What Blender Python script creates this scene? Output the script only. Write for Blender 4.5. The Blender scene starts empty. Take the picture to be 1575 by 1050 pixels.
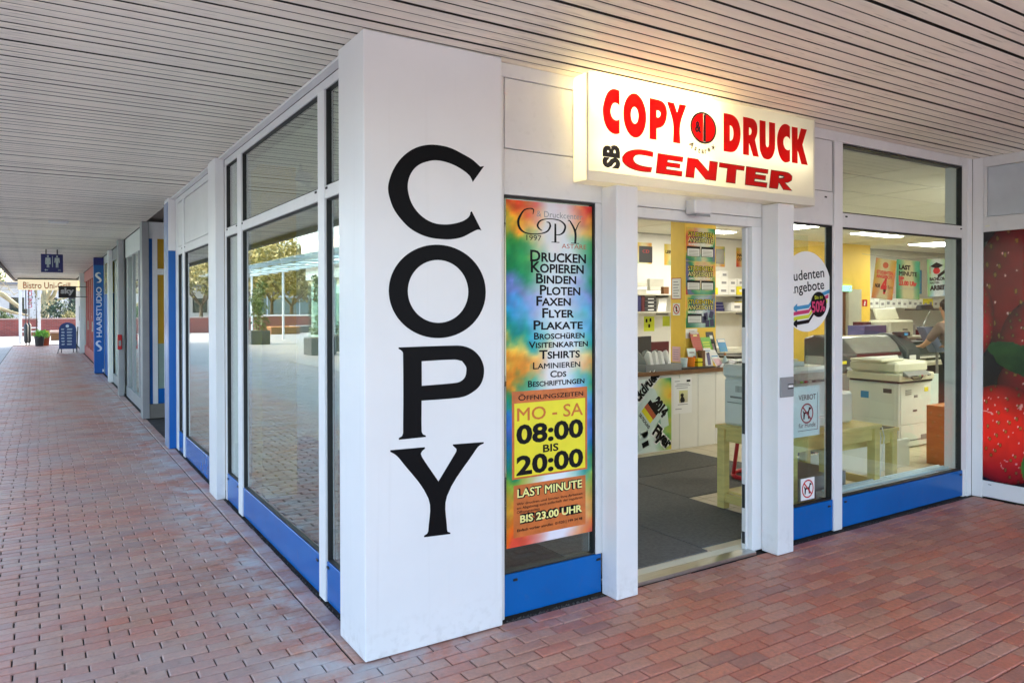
import bpy, bmesh, math, random
import numpy as np
from mathutils import Vector, Matrix
R = math.radians
rnd = random.Random(7)
SC = bpy.context.scene
COL = SC.collection

# ------------------------------------------------------------------ camera
CAM = Vector((-1.2679, -3.2686, 1.6568)); YAW, PIT, ROL = 0.5667, -0.0082, -0.0018
fw = Vector((math.sin(YAW)*math.cos(PIT), math.cos(YAW)*math.cos(PIT), math.sin(PIT)))
r0 = Vector((math.cos(YAW), -math.sin(YAW), 0)); u0 = r0.cross(fw)
rt = r0*math.cos(ROL)+u0*math.sin(ROL); up = -r0*math.sin(ROL)+u0*math.cos(ROL)
cd = bpy.data.cameras.new('camera'); cam = bpy.data.objects.new('camera', cd); COL.objects.link(cam)
cam.matrix_world = Matrix(((rt.x, up.x, -fw.x, CAM.x), (rt.y, up.y, -fw.y, CAM.y), (rt.z, up.z, -fw.z, CAM.z), (0, 0, 0, 1)))
cd.sensor_width = 36; cd.lens = 36*1140.8/1575; cd.shift_y = -0.02725; cd.clip_end = 2000; cd.clip_start = 0.05
SC.camera = cam
# ------------------------------------------------------------------ world, sun, exposure
SUN_EL, SUN_AZ = R(38), R(60)          # azimuth measured from +Y towards +X
w = bpy.data.worlds.new('World'); SC.world = w; w.use_nodes = True
nt = w.node_tree; nt.nodes.clear()
sky = nt.nodes.new('ShaderNodeTexSky'); sky.sky_type = 'NISHITA'; sky.sun_disc = False
sky.sun_elevation = SUN_EL; sky.sun_rotation = SUN_AZ; sky.air_density = 1.0; sky.dust_density = 3.0; sky.ozone_density = 0.15
bg = nt.nodes.new('ShaderNodeBackground'); bg.inputs[1].default_value = 0.15
wo = nt.nodes.new('ShaderNodeOutputWorld'); nt.links.new(sky.outputs[0], bg.inputs[0]); nt.links.new(bg.outputs[0], wo.inputs[0])
sd = bpy.data.lights.new('sun', 'SUN'); sun = bpy.data.objects.new('sun', sd); COL.objects.link(sun)
sd.energy = 0.8; sd.angle = R(20); sd.color = (1.0, 0.94, 0.86)
sdir = Vector((math.sin(SUN_AZ)*math.cos(SUN_EL), math.cos(SUN_AZ)*math.cos(SUN_EL), math.sin(SUN_EL)))
sun.rotation_euler = sdir.to_track_quat('Z', 'Y').to_euler()
SC.view_settings.view_transform = 'Standard'; SC.view_settings.look = 'None'; SC.view_settings.gamma = 1
SC.view_settings.use_curve_mapping = False
SC.view_settings.exposure = 2.7
SC.cycles.max_bounces = 10; SC.cycles.diffuse_bounces = 5; SC.cycles.glossy_bounces = 5; SC.cycles.transparent_max_bounces = 24
SC.cycles.sample_clamp_indirect = 6.0

# ------------------------------------------------------------------ helpers
def lin(r, g=None, b=None):
    if g is None: r, g, b = r
    f = lambda c: (c/255/12.92 if c/255 <= 0.04045 else ((c/255+0.055)/1.055)**2.4)
    return (f(r), f(g), f(b))

def pbr(name, col, rough=0.5, metal=0.0, var=0.12, scale=3.0, bump=0.0, bscale=40.0, coat=0.0, stretch=(1, 1, 1), emit=None, estr=0, dirt=0.0):
    m = bpy.data.materials.new(name); m.use_nodes = True; t = m.node_tree; n = t.nodes; L = t.links
    b = n['Principled BSDF']
    tc = n.new('ShaderNodeTexCoord'); mp = n.new('ShaderNodeMapping'); mp.inputs['Scale'].default_value = stretch
    L.new(tc.outputs['Object'], mp.inputs[0])
    nz = n.new('ShaderNodeTexNoise'); nz.inputs['Scale'].default_value = scale; nz.inputs['Detail'].default_value = 5; nz.inputs['Roughness'].default_value = 0.6
    L.new(mp.outputs[0], nz.inputs[0])
    mr = n.new('ShaderNodeMapRange'); mr.inputs[1].default_value = 0.3; mr.inputs[2].default_value = 0.7
    mr.inputs[3].default_value = 1-var; mr.inputs[4].default_value = 1+var*0.5
    L.new(nz.outputs[0], mr.inputs[0])
    mx = n.new('ShaderNodeMix'); mx.data_type = 'RGBA'; mx.blend_type = 'MULTIPLY'; mx.inputs[0].default_value = 1
    mx.inputs[6].default_value = (*col, 1); L.new(mr.outputs[0], mx.inputs[7])
    out = mx.outputs[2]
    if dirt:
        n2 = n.new('ShaderNodeTexNoise'); n2.inputs['Scale'].default_value = scale*7; n2.inputs['Detail'].default_value = 6
        L.new(mp.outputs[0], n2.inputs[0])
        r2 = n.new('ShaderNodeMapRange'); r2.inputs[1].default_value = 0.58; r2.inputs[2].default_value = 0.8; r2.inputs[3].default_value = 0; r2.inputs[4].default_value = dirt
        L.new(n2.outputs[0], r2.inputs[0])
        m2 = n.new('ShaderNodeMix'); m2.data_type = 'RGBA'; L.new(r2.outputs[0], m2.inputs[0]); L.new(out, m2.inputs[6]); m2.inputs[7].default_value = (0.09, 0.075, 0.06, 1)
        out = m2.outputs[2]
    L.new(out, b.inputs['Base Color'])
    b.inputs['Roughness'].default_value = rough; b.inputs['Metallic'].default_value = metal; b.inputs['Coat Weight'].default_value = coat
    if bump:
        n3 = n.new('ShaderNodeTexNoise'); n3.inputs['Scale'].default_value = bscale; n3.inputs['Detail'].default_value = 4
        L.new(mp.outputs[0], n3.inputs[0])
        bp = n.new('ShaderNodeBump'); bp.inputs['Strength'].default_value = bump; bp.inputs['Distance'].default_value = 0.01
        L.new(n3.outputs[0], bp.inputs['Height']); L.new(bp.outputs[0], b.inputs['Normal'])
    if emit:
        b.inputs['Emission Color'].default_value = (*emit, 1); b.inputs['Emission Strength'].default_value = estr
    return m

def attr_mat(name, rough=0.45, bump=0.0, trans=0.0):
    m = bpy.data.materials.new(name); m.use_nodes = True; t = m.node_tree; n = t.nodes; L = t.links
    b = n['Principled BSDF']; a = n.new('ShaderNodeAttribute'); a.attribute_name = 'Col'
    L.new(a.outputs[0], b.inputs['Base Color']); b.inputs['Roughness'].default_value = rough
    return m

def glass_mat(name, tint=(0.93, 0.97, 0.95), rough=0.0, f0=0.045):
    m = bpy.data.materials.new(name); m.use_nodes = True; t = m.node_tree; n = t.nodes; L = t.links; n.clear()
    o = n.new('ShaderNodeOutputMaterial'); mx = n.new('ShaderNodeMixShader'); tr = n.new('ShaderNodeBsdfTransparent'); gl = n.new('ShaderNodeBsdfGlossy')
    tr.inputs[0].default_value = (*tint, 1); gl.inputs['Roughness'].default_value = rough; gl.inputs[0].default_value = (0.96, 1, 0.98, 1)
    g = n.new('ShaderNodeNewGeometry'); d = n.new('ShaderNodeVectorMath'); d.operation = 'DOT_PRODUCT'
    L.new(g.outputs['Normal'], d.inputs[0]); L.new(g.outputs['Incoming'], d.inputs[1])
    ab = n.new('ShaderNodeMath'); ab.operation = 'ABSOLUTE'; L.new(d.outputs['Value'], ab.inputs[0])
    s1 = n.new('ShaderNodeMath'); s1.operation = 'SUBTRACT'; s1.inputs[0].default_value = 1; L.new(ab.outputs[0], s1.inputs[1])
    pw = n.new('ShaderNodeMath'); pw.operation = 'POWER'; L.new(s1.outputs[0], pw.inputs[0]); pw.inputs[1].default_value = 5
    ma = n.new('ShaderNodeMath'); ma.operation = 'MULTIPLY_ADD'; L.new(pw.outputs[0], ma.inputs[0]); ma.inputs[1].default_value = 0.95; ma.inputs[2].default_value = f0
    L.new(ma.outputs[0], mx.inputs[0]); L.new(tr.outputs[0], mx.inputs[1]); L.new(gl.outputs[0], mx.inputs[2]); L.new(mx.outputs[0], o.inputs[0])
    return m

def lamp_mat(name, col, s):
    m = bpy.data.materials.new(name); m.use_nodes = True; t = m.node_tree; t.nodes.clear()
    e = t.nodes.new('ShaderNodeEmission'); e.inputs[0].default_value = (*col, 1); e.inputs[1].default_value = s
    o = t.nodes.new('ShaderNodeOutputMaterial'); t.links.new(e.outputs[0], o.inputs[0]); return m

def transl_mat(name, col, t_w=0.6, rough=0.3):
    m = bpy.data.materials.new(name); m.use_nodes = True; t = m.node_tree; n = t.nodes; L = t.links; b = n['Principled BSDF']
    b.inputs['Base Color'].default_value = (*col, 1); b.inputs['Roughness'].default_value = rough
    tr = n.new('ShaderNodeBsdfTranslucent'); tr.inputs[0].default_value = (*col, 1)
    mx = n.new('ShaderNodeMixShader'); mx.inputs[0].default_value = t_w
    L.new(b.outputs[0], mx.inputs[1]); L.new(tr.outputs[0], mx.inputs[2]); L.new(mx.outputs[0], n['Material Output'].inputs[0]); return m

def thing(name, label, cat, loc=(0, 0, 0), group=None, kind=None):
    o = bpy.data.objects.new(name, None); COL.objects.link(o); o.location = loc; o.empty_display_size = 0.1
    if label: o['label'] = label
    if cat: o['category'] = cat
    if group: o['group'] = group
    if kind: o['kind'] = kind
    return o

def root_loc(p):
    v = Vector((0, 0, 0))
    while p is not None: v += p.location; p = p.parent
    return v

class MB:
    def __init__(s): s.v = []; s.f = []; s.M = None
    def rot(s, cx, cy, a): s.M = Matrix.Translation((cx, cy, 0)) @ Matrix.Rotation(a, 4, 'Z'); return s
    def add(s, vs, fs):
        k = len(s.v)
        for p in vs:
            p = Vector(p)
            if s.M is not None: p = s.M @ p
            s.v.append(p)
        s.f += [tuple(i+k for i in f) for f in fs]; return s
    def box(s, x0, x1, y0, y1, z0, z1):
        return s.add([(x0, y0, z0), (x1, y0, z0), (x1, y1, z0), (x0, y1, z0), (x0, y0, z1), (x1, y0, z1), (x1, y1, z1), (x0, y1, z1)],
                     [(3, 2, 1, 0), (4, 5, 6, 7), (0, 1, 5, 4), (1, 2, 6, 5), (2, 3, 7, 6), (3, 0, 4, 7)])
    def hexa(s, p):   # 8 points, same order as box
        return s.add(p, [(3, 2, 1, 0), (4, 5, 6, 7), (0, 1, 5, 4), (1, 2, 6, 5), (2, 3, 7, 6), (3, 0, 4, 7)])
    def path(s, pts, rad, n=8, caps=True):
        pts = [Vector(p) for p in pts]
        if not hasattr(rad, '__len__'): rad = [rad]*len(pts)
        rings = []; ref = Vector((0, 0, 1))
        for i, p in enumerate(pts):
            d = (pts[min(i+1, len(pts)-1)]-pts[max(i-1, 0)]).normalized()
            a = d.cross(ref if abs(d.dot(ref)) < 0.95 else Vector((1, 0, 0))).normalized(); b = d.cross(a)
            rings.append([p+(a*math.cos(2*math.pi*k/n)+b*math.sin(2*math.pi*k/n))*rad[i] for k in range(n)])
        vs = [q for r in rings for q in r]; fs = []
        for i in range(len(pts)-1):
            for k in range(n):
                fs.append((i*n+k, i*n+(k+1) % n, (i+1)*n+(k+1) % n, (i+1)*n+k))
        if caps: fs += [tuple(range(n-1, -1, -1)), tuple((len(pts)-1)*n+k for k in range(n))]
        fs = [tuple(reversed(f)) for f in fs]
        return s.add(vs, fs)
    def lathe(s, cx, cy, prof, n=16):
        vs = []; fs = []
        for r, z in prof: vs += [(cx+r*math.cos(2*math.pi*k/n), cy+r*math.sin(2*math.pi*k/n), z) for k in range(n)]
        for i in range(len(prof)-1):
            for k in range(n): fs.append((i*n+k, i*n+(k+1) % n, (i+1)*n+(k+1) % n, (i+1)*n+k))
        fs += [tuple(range(n-1, -1, -1)), tuple((len(prof)-1)*n+k for k in range(n))]
        return s.add(vs, fs)
    def prism(s, poly, o, u, v, t):   # polygon in plane (o,u,v), thickness t along u x v
        o, u, v = Vector(o), Vector(u), Vector(v); w_ = u.cross(v)*t; k = len(poly)
        a = [o+u*x+v*y for x, y in poly]; vs = a+[p+w_ for p in a]
        fs = [tuple(range(k-1, -1, -1)), tuple(range(k, 2*k))]+[(i, (i+1) % k, (i+1) % k+k, i+k) for i in range(k)]
        return s.add(vs, fs)

def obj(name, mb, mat, parent=None, bevel=0.0, smooth=False, label=None, kind=None, seg=1):
    off = root_loc(parent)
    loc = Vector((0, 0, 0))
    vs = [v-off for v in mb.v]
    if parent is None:
        lo = [min(v[i] for v in vs) for i in range(3)]; hi = [max(v[i] for v in vs) for i in range(3)]
        loc = Vector(((lo[0]+hi[0])/2, (lo[1]+hi[1])/2, lo[2])); vs = [v-loc for v in vs]
    me = bpy.data.meshes.new(name)
    bm = bmesh.new(); bv = [bm.verts.new(v) for v in vs]
    for f in mb.f:
        try: bm.faces.new([bv[i] for i in f])
        except ValueError: pass
    if bevel: bmesh.ops.bevel(bm, geom=bm.edges[:], offset=bevel, segments=seg, affect='EDGES', profile=0.5, clamp_overlap=True)
    bmesh.ops.recalc_face_normals(bm, faces=bm.faces[:])
    bm.to_mesh(me); bm.free()
    if smooth: me.polygons.foreach_set('use_smooth', [True]*len(me.polygons)); me.set_sharp_from_angle(angle=R(42))
    if mat is not None: me.materials.append(mat)
    o = bpy.data.objects.new(name, me); COL.objects.link(o); o.parent = parent; o.location = loc
    if label: o['label'] = label
    if kind: o['kind'] = kind
    return o

def B(name, mat, parent, *boxes, bevel=0.0, **k):
    m = MB()
    for b in boxes: m.box(*b)
    return obj(name, m, mat, parent, bevel, **k)

def solo(name, label, cat, mat, *boxes, bevel=0.0, group=None, mb=None, smooth=False, kind=None):
    m = mb or MB()
    for b in boxes: m.box(*b)
    o = obj(name, m, mat, None, bevel, smooth=smooth)
    if label: o['label'] = label
    if cat: o['category'] = cat
    if group: o['group'] = group
    if kind: o['kind'] = kind
    return o

def struct(name, mb, mat, bevel=0): return obj(name, mb, mat, None, bevel, kind='structure')

# ---- flat print: lettering and shapes as thin solids on a plane (o,u,v)
XU, ZU = Vector((1, 0, 0)), Vector((0, 0, 1))
_caph = [None]
def curve_mesh(cu):
    o = bpy.data.objects.new('tmp', cu); COL.objects.link(o)
    dg = bpy.context.evaluated_depsgraph_get(); dg.update()
    me = bpy.data.meshes.new_from_object(o.evaluated_get(dg), depsgraph=dg)
    bpy.data.objects.remove(o); bpy.data.curves.remove(cu); return me
def place(me, mat, parent, name, o, u, v, ax, ay, bx, by, ext, label=None):
    o, u, v = Vector(o), Vector(u), Vector(v); n = u.cross(v); off = root_loc(parent)
    for q in me.vertices:
        c = q.co; q.co = o+u*(c.x*ax+bx)+v*(c.y*ay+by)+n*(c.z+ext)-off
    me.materials.clear(); me.materials.append(mat)
    ob = bpy.data.objects.new(name, me); COL.objects.link(ob); ob.parent = parent
    if label: ob['label'] = label
    return ob
def text(body, mat, parent, o, u, v, x0, x1, base, cap, bold=0.0, name='lettering', caps=False, lift=0.0, ext=0.0004, shear=0.0, rot=0.0):
    """fit the line between x0 and x1 with capital height cap, baseline at base, in plane coordinates"""
    if _caph[0] is None:
        c = bpy.data.curves.new('h', 'FONT'); c.body = 'H'; m = curve_mesh(c); ys = [q.co.y for q in m.vertices]; _caph[0] = max(ys)-min(ys); bpy.data.meshes.remove(m)
    cu = bpy.data.curves.new('t', 'FONT'); cu.body = body; cu.offset = bold; cu.resolution_u = 3; cu.shear = shear
    if caps:
        cu.small_caps_scale = 0.8
        for f in cu.body_format: f.use_small_caps = True
    cu.extrude = 0.0
    heavy = bold if 'M' in body.upper() and bold else 0.0
    if heavy: cu.offset = 0.0
    me = curve_mesh(cu)
    if heavy:      # this glyph does not take an outline offset: thicken it with shifted copies
        bm = bmesh.new(); q = 0
        for dx, dy in ((0, 0), (1, 0), (-1, 0), (0, 1), (0, -1), (.7, .7), (-.7, -.7), (.7, -.7), (-.7, .7)):
            k = len(bm.verts); bm.from_mesh(me); bm.verts.ensure_lookup_table()
            for vv in bm.verts[k:]: vv.co.x += dx*heavy*.62; vv.co.y += dy*heavy*.62; vv.co.z += q
            q += .00003
        bm.to_mesh(me); bm.free()
    xs = [q.co.x for q in me.vertices]; a, b = min(xs), max(xs)
    sy = cap/_caph[0]; sx = (x1-x0)/(b-a) if x1 is not None else sy
    if rot:
        for q in me.vertices:
            x, y = (q.co.x-a)*sx, q.co.y*sy; q.co.x = x*math.cos(rot)-y*math.sin(rot); q.co.y = x*math.sin(rot)+y*math.cos(rot)
        sx = sy = 1; a = 0
    return place(me, mat, parent, name, o, u, v, sx, sy, x0-a*sx, base, ext+lift)
def curve_pts(pts, corner=38, sub=5):
    """round the soft vertices of a closed outline, keep its corners"""
    n = len(pts); P = [Vector(p) for p in pts]; hard = []
    for i in range(n):
        a = (P[i]-P[i-1]); b = (P[(i+1) % n]-P[i]); hard.append(a.length > 0 and b.length > 0 and a.angle(b) > R(corner))
    out = []
    for i in range(n):
        p1, p2 = P[i], P[(i+1) % n]; p0, p3 = P[i-1], P[(i+2) % n]; ln = (p2-p1).length
        t1 = (p2-p1) if hard[i] else (p2-p0).normalized()*ln
        t2 = (p2-p1) if hard[(i+1) % n] else (p3-p1).normalized()*ln
        for k in range(sub):
            t = k/sub; out.append(p1*(2*t**3-3*t*t+1)+t1*(t**3-2*t*t+t)+p2*(-2*t**3+3*t*t)+t2*(t**3-t*t))
    return out
def flat(loops, mat, parent, o, u, v, name='shape', ext=0.0004, lift=0.0, soft=False, thick=0.0003):
    cu = bpy.data.curves.new('s', 'CURVE'); cu.dimensions = '2D'; cu.fill_mode = 'BOTH'; cu.extrude = thick
    for lp in loops:
        pts = curve_pts(lp) if soft else lp
        sp = cu.splines.new('POLY'); sp.points.add(len(pts)-1); sp.use_cyclic_u = True
        for i, p in enumerate(pts): sp.points[i].co = (p[0], p[1], 0, 1)
    me = curve_mesh(cu)
    return place(me, mat, parent, name, o, u, v, 1, 1, 0, 0, ext+lift+thick)
def ell(cx, cy, rx, ry, n=48, a0=0.0, a1=2*math.pi): return [(cx+rx*math.cos(a0+(a1-a0)*k/n), cy+ry*math.sin(a0+(a1-a0)*k/n)) for k in range(n if abs(a1-a0-2*math.pi) < 1e-6 else n+1)]
def rect(x0, x1, y0, y1): return [(x0, y0), (x1, y0), (x1, y1), (x0, y1)]
def stroke(pts, ws, mat, parent, o, u, v, name='stroke', lift=0.0, sub=6):
    P = [Vector(p) for p in pts]; C = []; W = []
    for i in range(len(P)-1):
        p0 = P[max(i-1, 0)]; p1 = P[i]; p2 = P[i+1]; p3 = P[min(i+2, len(P)-1)]
        for k in range(sub):
            t = k/sub; C.append(0.5*((2*p1)+(-p0+p2)*t+(2*p0-5*p1+4*p2-p3)*t*t+(-p0+3*p1-3*p2+p3)*t**3)); W.append(ws[i]*(1-t)+ws[i+1]*t)
    C.append(P[-1]); W.append(ws[-1]); L_, R_ = [], []
    for i, c in enumerate(C):
        d = (C[min(i+1, len(C)-1)]-C[max(i-1, 0)]).normalized(); q = Vector((-d.y, d.x))*W[i]/2; L_.append(c+q); R_.append(c-q)
    n = len(C); me = bpy.data.meshes.new(name)
    me.from_pydata([(p.x, p.y, 0) for p in L_+R_], [], [(i+n, i+1+n, i+1, i) for i in range(n-1)])
    return place(me, mat, parent, name, o, u, v, 1, 1, 0, 0, 0.0004+lift)

# ---- value noise and printed colour fields
def vnoise(u, v, seed, f):
    rs = np.random.RandomState(seed); g = rs.rand(64, 64)
    def smp(x, y):
        xi = np.floor(x).astype(int); yi = np.floor(y).astype(int); fx = x-xi; fy = y-yi; fx = fx*fx*(3-2*fx); fy = fy*fy*(3-2*fy)
        a = g[xi % 64, yi % 64]; b = g[(xi+1) % 64, yi % 64]; c = g[xi % 64, (yi+1) % 64]; d = g[(xi+1) % 64, (yi+1) % 64]
        return (a*(1-fx)+b*fx)*(1-fy)+(c*(1-fx)+d*fx)*fy
    return sum(smp(u*f*2**k, v*f*2**k)*0.5**(k+1) for k in range(4))/0.9375
def tolin(rgb): c = np.clip(rgb, 0, 1); return np.where(c <= 0.04045, c/12.92, ((c+0.055)/1.055)**2.4)
def panel_print(name, mat, parent, o, u, v, x0, x1, y0, y1, fn, nx=40, ny=80, thick=0.002, lift=0.0, pw=1.0):
    """a printed sheet: a thin slab whose front carries a fine grid of colours fn(U,V)->sRGB"""
    o, u, v = Vector(o), Vector(u), Vector(v); n = u.cross(v); off = root_loc(parent)
    U, V = np.meshgrid(np.linspace(0, 1, nx+1)**pw, np.linspace(0, 1, ny+1), indexing='xy')
    c = tolin(fn(U, V)).reshape(-1, 3); X = (x0+(x1-x0)*U).ravel(); Y = (y0+(y1-y0)*V).ravel()
    base = np.array(o)-np.array(off); vs = base+X[:, None]*np.array(u)+Y[:, None]*np.array(v)+np.array(n)*(lift+thick)
    bk = np.array([base+np.array(u)*a+np.array(v)*b+np.array(n)*lift for a, b in ((x0, y0), (x1, y0), (x1, y1), (x0, y1))])
    N = len(vs); fs = [(j*(nx+1)+i, j*(nx+1)+i+1, (j+1)*(nx+1)+i+1, (j+1)*(nx+1)+i) for j in range(ny) for i in range(nx)]
    q = [0, nx, (ny+1)*(nx+1)-1, ny*(nx+1)]
    fs += [(N+3, N+2, N+1, N)]+[(N+i, N+(i+1) % 4, q[(i+1) % 4], q[i]) for i in range(4)]
    me = bpy.data.meshes.new(name); me.from_pydata(np.vstack([vs, bk]).tolist(), [], fs)
    at = me.color_attributes.new('Col', 'FLOAT_COLOR', 'POINT'); full = np.ones((N+4, 4), np.float32); full[:N, :3] = c; full[N:, :3] = 0.7
    at.data.foreach_set('color', full.ravel()); me.materials.append(mat)
    ob = bpy.data.objects.new(name, me); COL.objects.link(ob); ob.parent = parent; return ob
def watercolour(seed, pal, centre=0.55, white=(0.93, 0.93, 0.95), cx=0.62, aspect=2.0):
    pal = np.array(pal)/255.0
    def fn(U, V):
        t = np.clip(vnoise(U*1.0, V*aspect, seed, 1.6)*1.5-0.25+0.12*(vnoise(U, V*aspect, seed+5, 9)-0.5), 0, 0.999)*(len(pal)-1)
        i = t.astype(int); f = (t-i)[..., None]; c = pal[i]*(1-f)+pal[np.minimum(i+1, len(pal)-1)]*f
        d = np.exp(-(((U-cx)/0.33)**2))*centre*2*np.clip(vnoise(U, V*aspect, seed+9, 2.2)+0.25, 0, 1)
        d = np.clip(d, 0, 0.97)[..., None]; return c*(1-d)+np.array(white)*d
    return fn

# ------------------------------------------------------------------ materials
WHITE = pbr('white_powder_coat', (0.78, 0.78, 0.78), 0.32, var=0.03, scale=1.5, bump=0.02, bscale=25)
FRAME = pbr('white_aluminium_frame', (0.72, 0.715, 0.71), 0.38, var=0.06, scale=2.5, dirt=0.12)
BLUE = pbr('blue_sill_panel', lin(0, 96, 172), 0.2, var=0.12, scale=2, dirt=0.18); BLUE.node_tree.nodes['Principled BSDF'].inputs['Specular IOR Level'].default_value = 0.35
BLUEP = pbr('blue_paint', lin(0, 92, 170), 0.3, var=0.08)
GASKET = pbr('black_gasket', (0.012, 0.012, 0.013), 0.55, var=0.2)
BLACK = pbr('black_vinyl', (0.004, 0.004, 0.005), 0.45, var=0.1); BLACK.node_tree.nodes['Principled BSDF'].inputs['Specular IOR Level'].default_value = 0.10
DARK = pbr('dark_plastic', (0.03, 0.03, 0.033), 0.4)
GLASS = glass_mat('window_glass')
SIDEGLASS = glass_mat('side_window_glass', (0.82, 0.91, 0.86), 0.0, 0.27)
CLEAR = glass_mat('clear_glass', (0.97, 0.98, 0.98))
SLAT = pbr('canopy_slat_paint', (0.93, 0.86, 0.745), 0.42, var=0.20, scale=2.2, dirt=0.5, stretch=(0.35, 3, 1))
SLATD = pbr('canopy_back_board', (0.035, 0.025, 0.02), 0.8)
FASC = pbr('canopy_fascia', (0.16, 0.13, 0.11), 0.55, var=0.2)
GREYM = pbr('grey_metal', (0.33, 0.33, 0.34), 0.4, metal=0.3, var=0.1)
STEEL = pbr('brushed_steel', (0.55, 0.55, 0.53), 0.3, metal=1.0, var=0.1, stretch=(1, 12, 12))
WALLW = pbr('shop_wall_paint', (0.80, 0.79, 0.74), 0.7, var=0.05, bump=0.1, bscale=80)
YELLOW = pbr('yellow_wall_paint', lin(246, 206, 84), 0.6, var=0.10, scale=2.5, bump=0.08, bscale=60)
TILE_C = pbr('ceiling_tile', (0.74, 0.73, 0.66), 0.8, var=0.05, bump=0.15, bscale=120)
TILE_F = pbr('floor_tile_beige', lin(214, 200, 170), 0.35, var=0.12, scale=4)
GROUT = pbr('tile_grout', (0.25, 0.22, 0.18), 0.8)
MAT = pbr('grey_floor_mat', lin(112, 110, 106), 0.95, var=0.25, scale=40, bump=0.6, bscale=260)
PINE = pbr('pine_wood', lin(228, 206, 130), 0.45, var=0.18, scale=4, stretch=(1, 1, 6))
PINE2 = pbr('orange_wood', lin(190, 122, 62), 0.45, var=0.18, scale=4, stretch=(1, 1, 6))
BROWN = pbr('brown_wood_edge', lin(120, 82, 50), 0.4, var=0.2, scale=5)
COUNTERW = pbr('counter_white_panel', (0.78, 0.77, 0.71), 0.4, var=0.04)
BEIGE = pbr('beige_plastic', lin(222, 220, 200), 0.4, var=0.05)
OFFW = pbr('copier_white_plastic', lin(230, 235, 231), 0.4, var=0.05)
GREYP = pbr('grey_plastic', lin(140, 142, 142), 0.4)
DGREY = pbr('dark_grey_plastic', lin(74, 78, 80), 0.35)
SILVER = pbr('silver_plastic', lin(168, 172, 172), 0.25, metal=0.5)
MAROON = pbr('maroon_plastic', lin(84, 30, 36), 0.35)
RED = pbr('red_plastic', lin(190, 20, 30), 0.3)
PAPER = pbr('white_paper', (0.84, 0.84, 0.82), 0.6, var=0.04)
PRINTK = pbr('black_print', (0.006, 0.006, 0.008), 0.5); PRINTK.node_tree.nodes['Principled BSDF'].inputs['Specular IOR Level'].default_value = 0.15
PRINTG = pbr('grey_print', (0.30, 0.30, 0.32), 0.5)
PRINTR = pbr('red_print', lin(196, 28, 36), 0.4)
PRINTO = pbr('orange_print', lin(206, 112, 34), 0.4)
PRINTY = pbr('yellow_print', lin(238, 224, 40), 0.4)
PRINTC = pbr('cream_print', lin(245, 238, 150), 0.4)
PRINTBR = pbr('rust_print', lin(184, 84, 50), 0.4)
CYANP = pbr('cyan_print', lin(60, 150, 196), 0.4)
MAGP = pbr('pink_print', lin(206, 60, 110), 0.4)
LIMEP = pbr('lime_print', lin(212, 222, 60), 0.4)
ORANGE = pbr('orange_plastic', lin(236, 130, 20), 0.4)
GREEN = pbr('green_print', lin(120, 190, 60), 0.4)
SKYB = pbr('light_blue_print', lin(60, 150, 210), 0.4)
PINKP = pbr('pink_paper', lin(232, 190, 200), 0.5)
NAVY = pbr('navy_plastic', lin(44, 44, 92), 0.4)
PURPLE = pbr('purple_card', lin(96, 90, 140), 0.5)
POSTER = attr_mat('poster_print', 0.45); POSTER.node_tree.nodes['Principled BSDF'].inputs['Specular IOR Level'].default_value = 0.25
# ================================================================== SETTING
# ---- ground sheets
gm = pbr('far_ground', lin(140, 132, 126), 0.9, var=0.2, scale=0.3)
struct('ground', MB().box(-300, 300, -300, 300, -0.30, -0.060), gm)
def paving_mat():
    m = bpy.data.materials.new('plaza_paving_blocks'); m.use_nodes = True; t = m.node_tree; n = t.nodes; L = t.links; b = n['Principled BSDF']
    g = n.new('ShaderNodeNewGeometry'); br = n.new('ShaderNodeTexBrick'); L.new(g.outputs['Position'], br.inputs[0])
    br.inputs['Scale'].default_value = 1; br.inputs['Brick Width'].default_value = 0.2025; br.inputs['Row Height'].default_value = 0.0835
    br.inputs['Mortar Size'].default_value = 0.004; br.inputs['Bias'].default_value = -0.2
    br.inputs['Color1'].default_value = (0.34, 0.31, 0.275, 1); br.inputs['Color2'].default_value = (0.28, 0.255, 0.23, 1); br.inputs['Mortar'].default_value = (0.13, 0.12, 0.11, 1)
    nz = n.new('ShaderNodeTexNoise'); nz.inputs['Scale'].default_value = 0.7; nz.inputs['Detail'].default_value = 6; L.new(g.outputs['Position'], nz.inputs[0])
    mx = n.new('ShaderNodeMix'); mx.data_type = 'RGBA'; mr = n.new('ShaderNodeMapRange'); mr.inputs[1].default_value = 0.35; mr.inputs[2].default_value = 0.7; mr.inputs[4].default_value = 0.6
    L.new(nz.outputs[0], mr.inputs[0]); L.new(mr.outputs[0], mx.inputs[0]); L.new(br.outputs[0], mx.inputs[6]); mx.inputs[7].default_value = (0.36, 0.345, 0.32, 1)
    L.new(mx.outputs[2], b.inputs['Base Color']); b.inputs['Roughness'].default_value = 0.6; return m
PLAZA = paving_mat()
struct('plaza', MB().box(-60, -5.05, -40, 90, -0.05, -0.004).box(-5.05, -2.3, 20, 90, -0.05, -0.004).box(-2.3, 6, 37, 90, -0.05, -0.004)
       .box(-5.05, 40, -40, -3.7, -0.05, -0.004).box(5.7, 40, -3.7, -0.3, -0.05, -0.004), PLAZA)
pave = struct('pavement', MB().box(-5.06, 5.72, -3.72, 37.02, -0.055, -0.011), pbr('joint_sand', (0.045, 0.037, 0.032), 0.95, var=0.5, scale=6))
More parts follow.
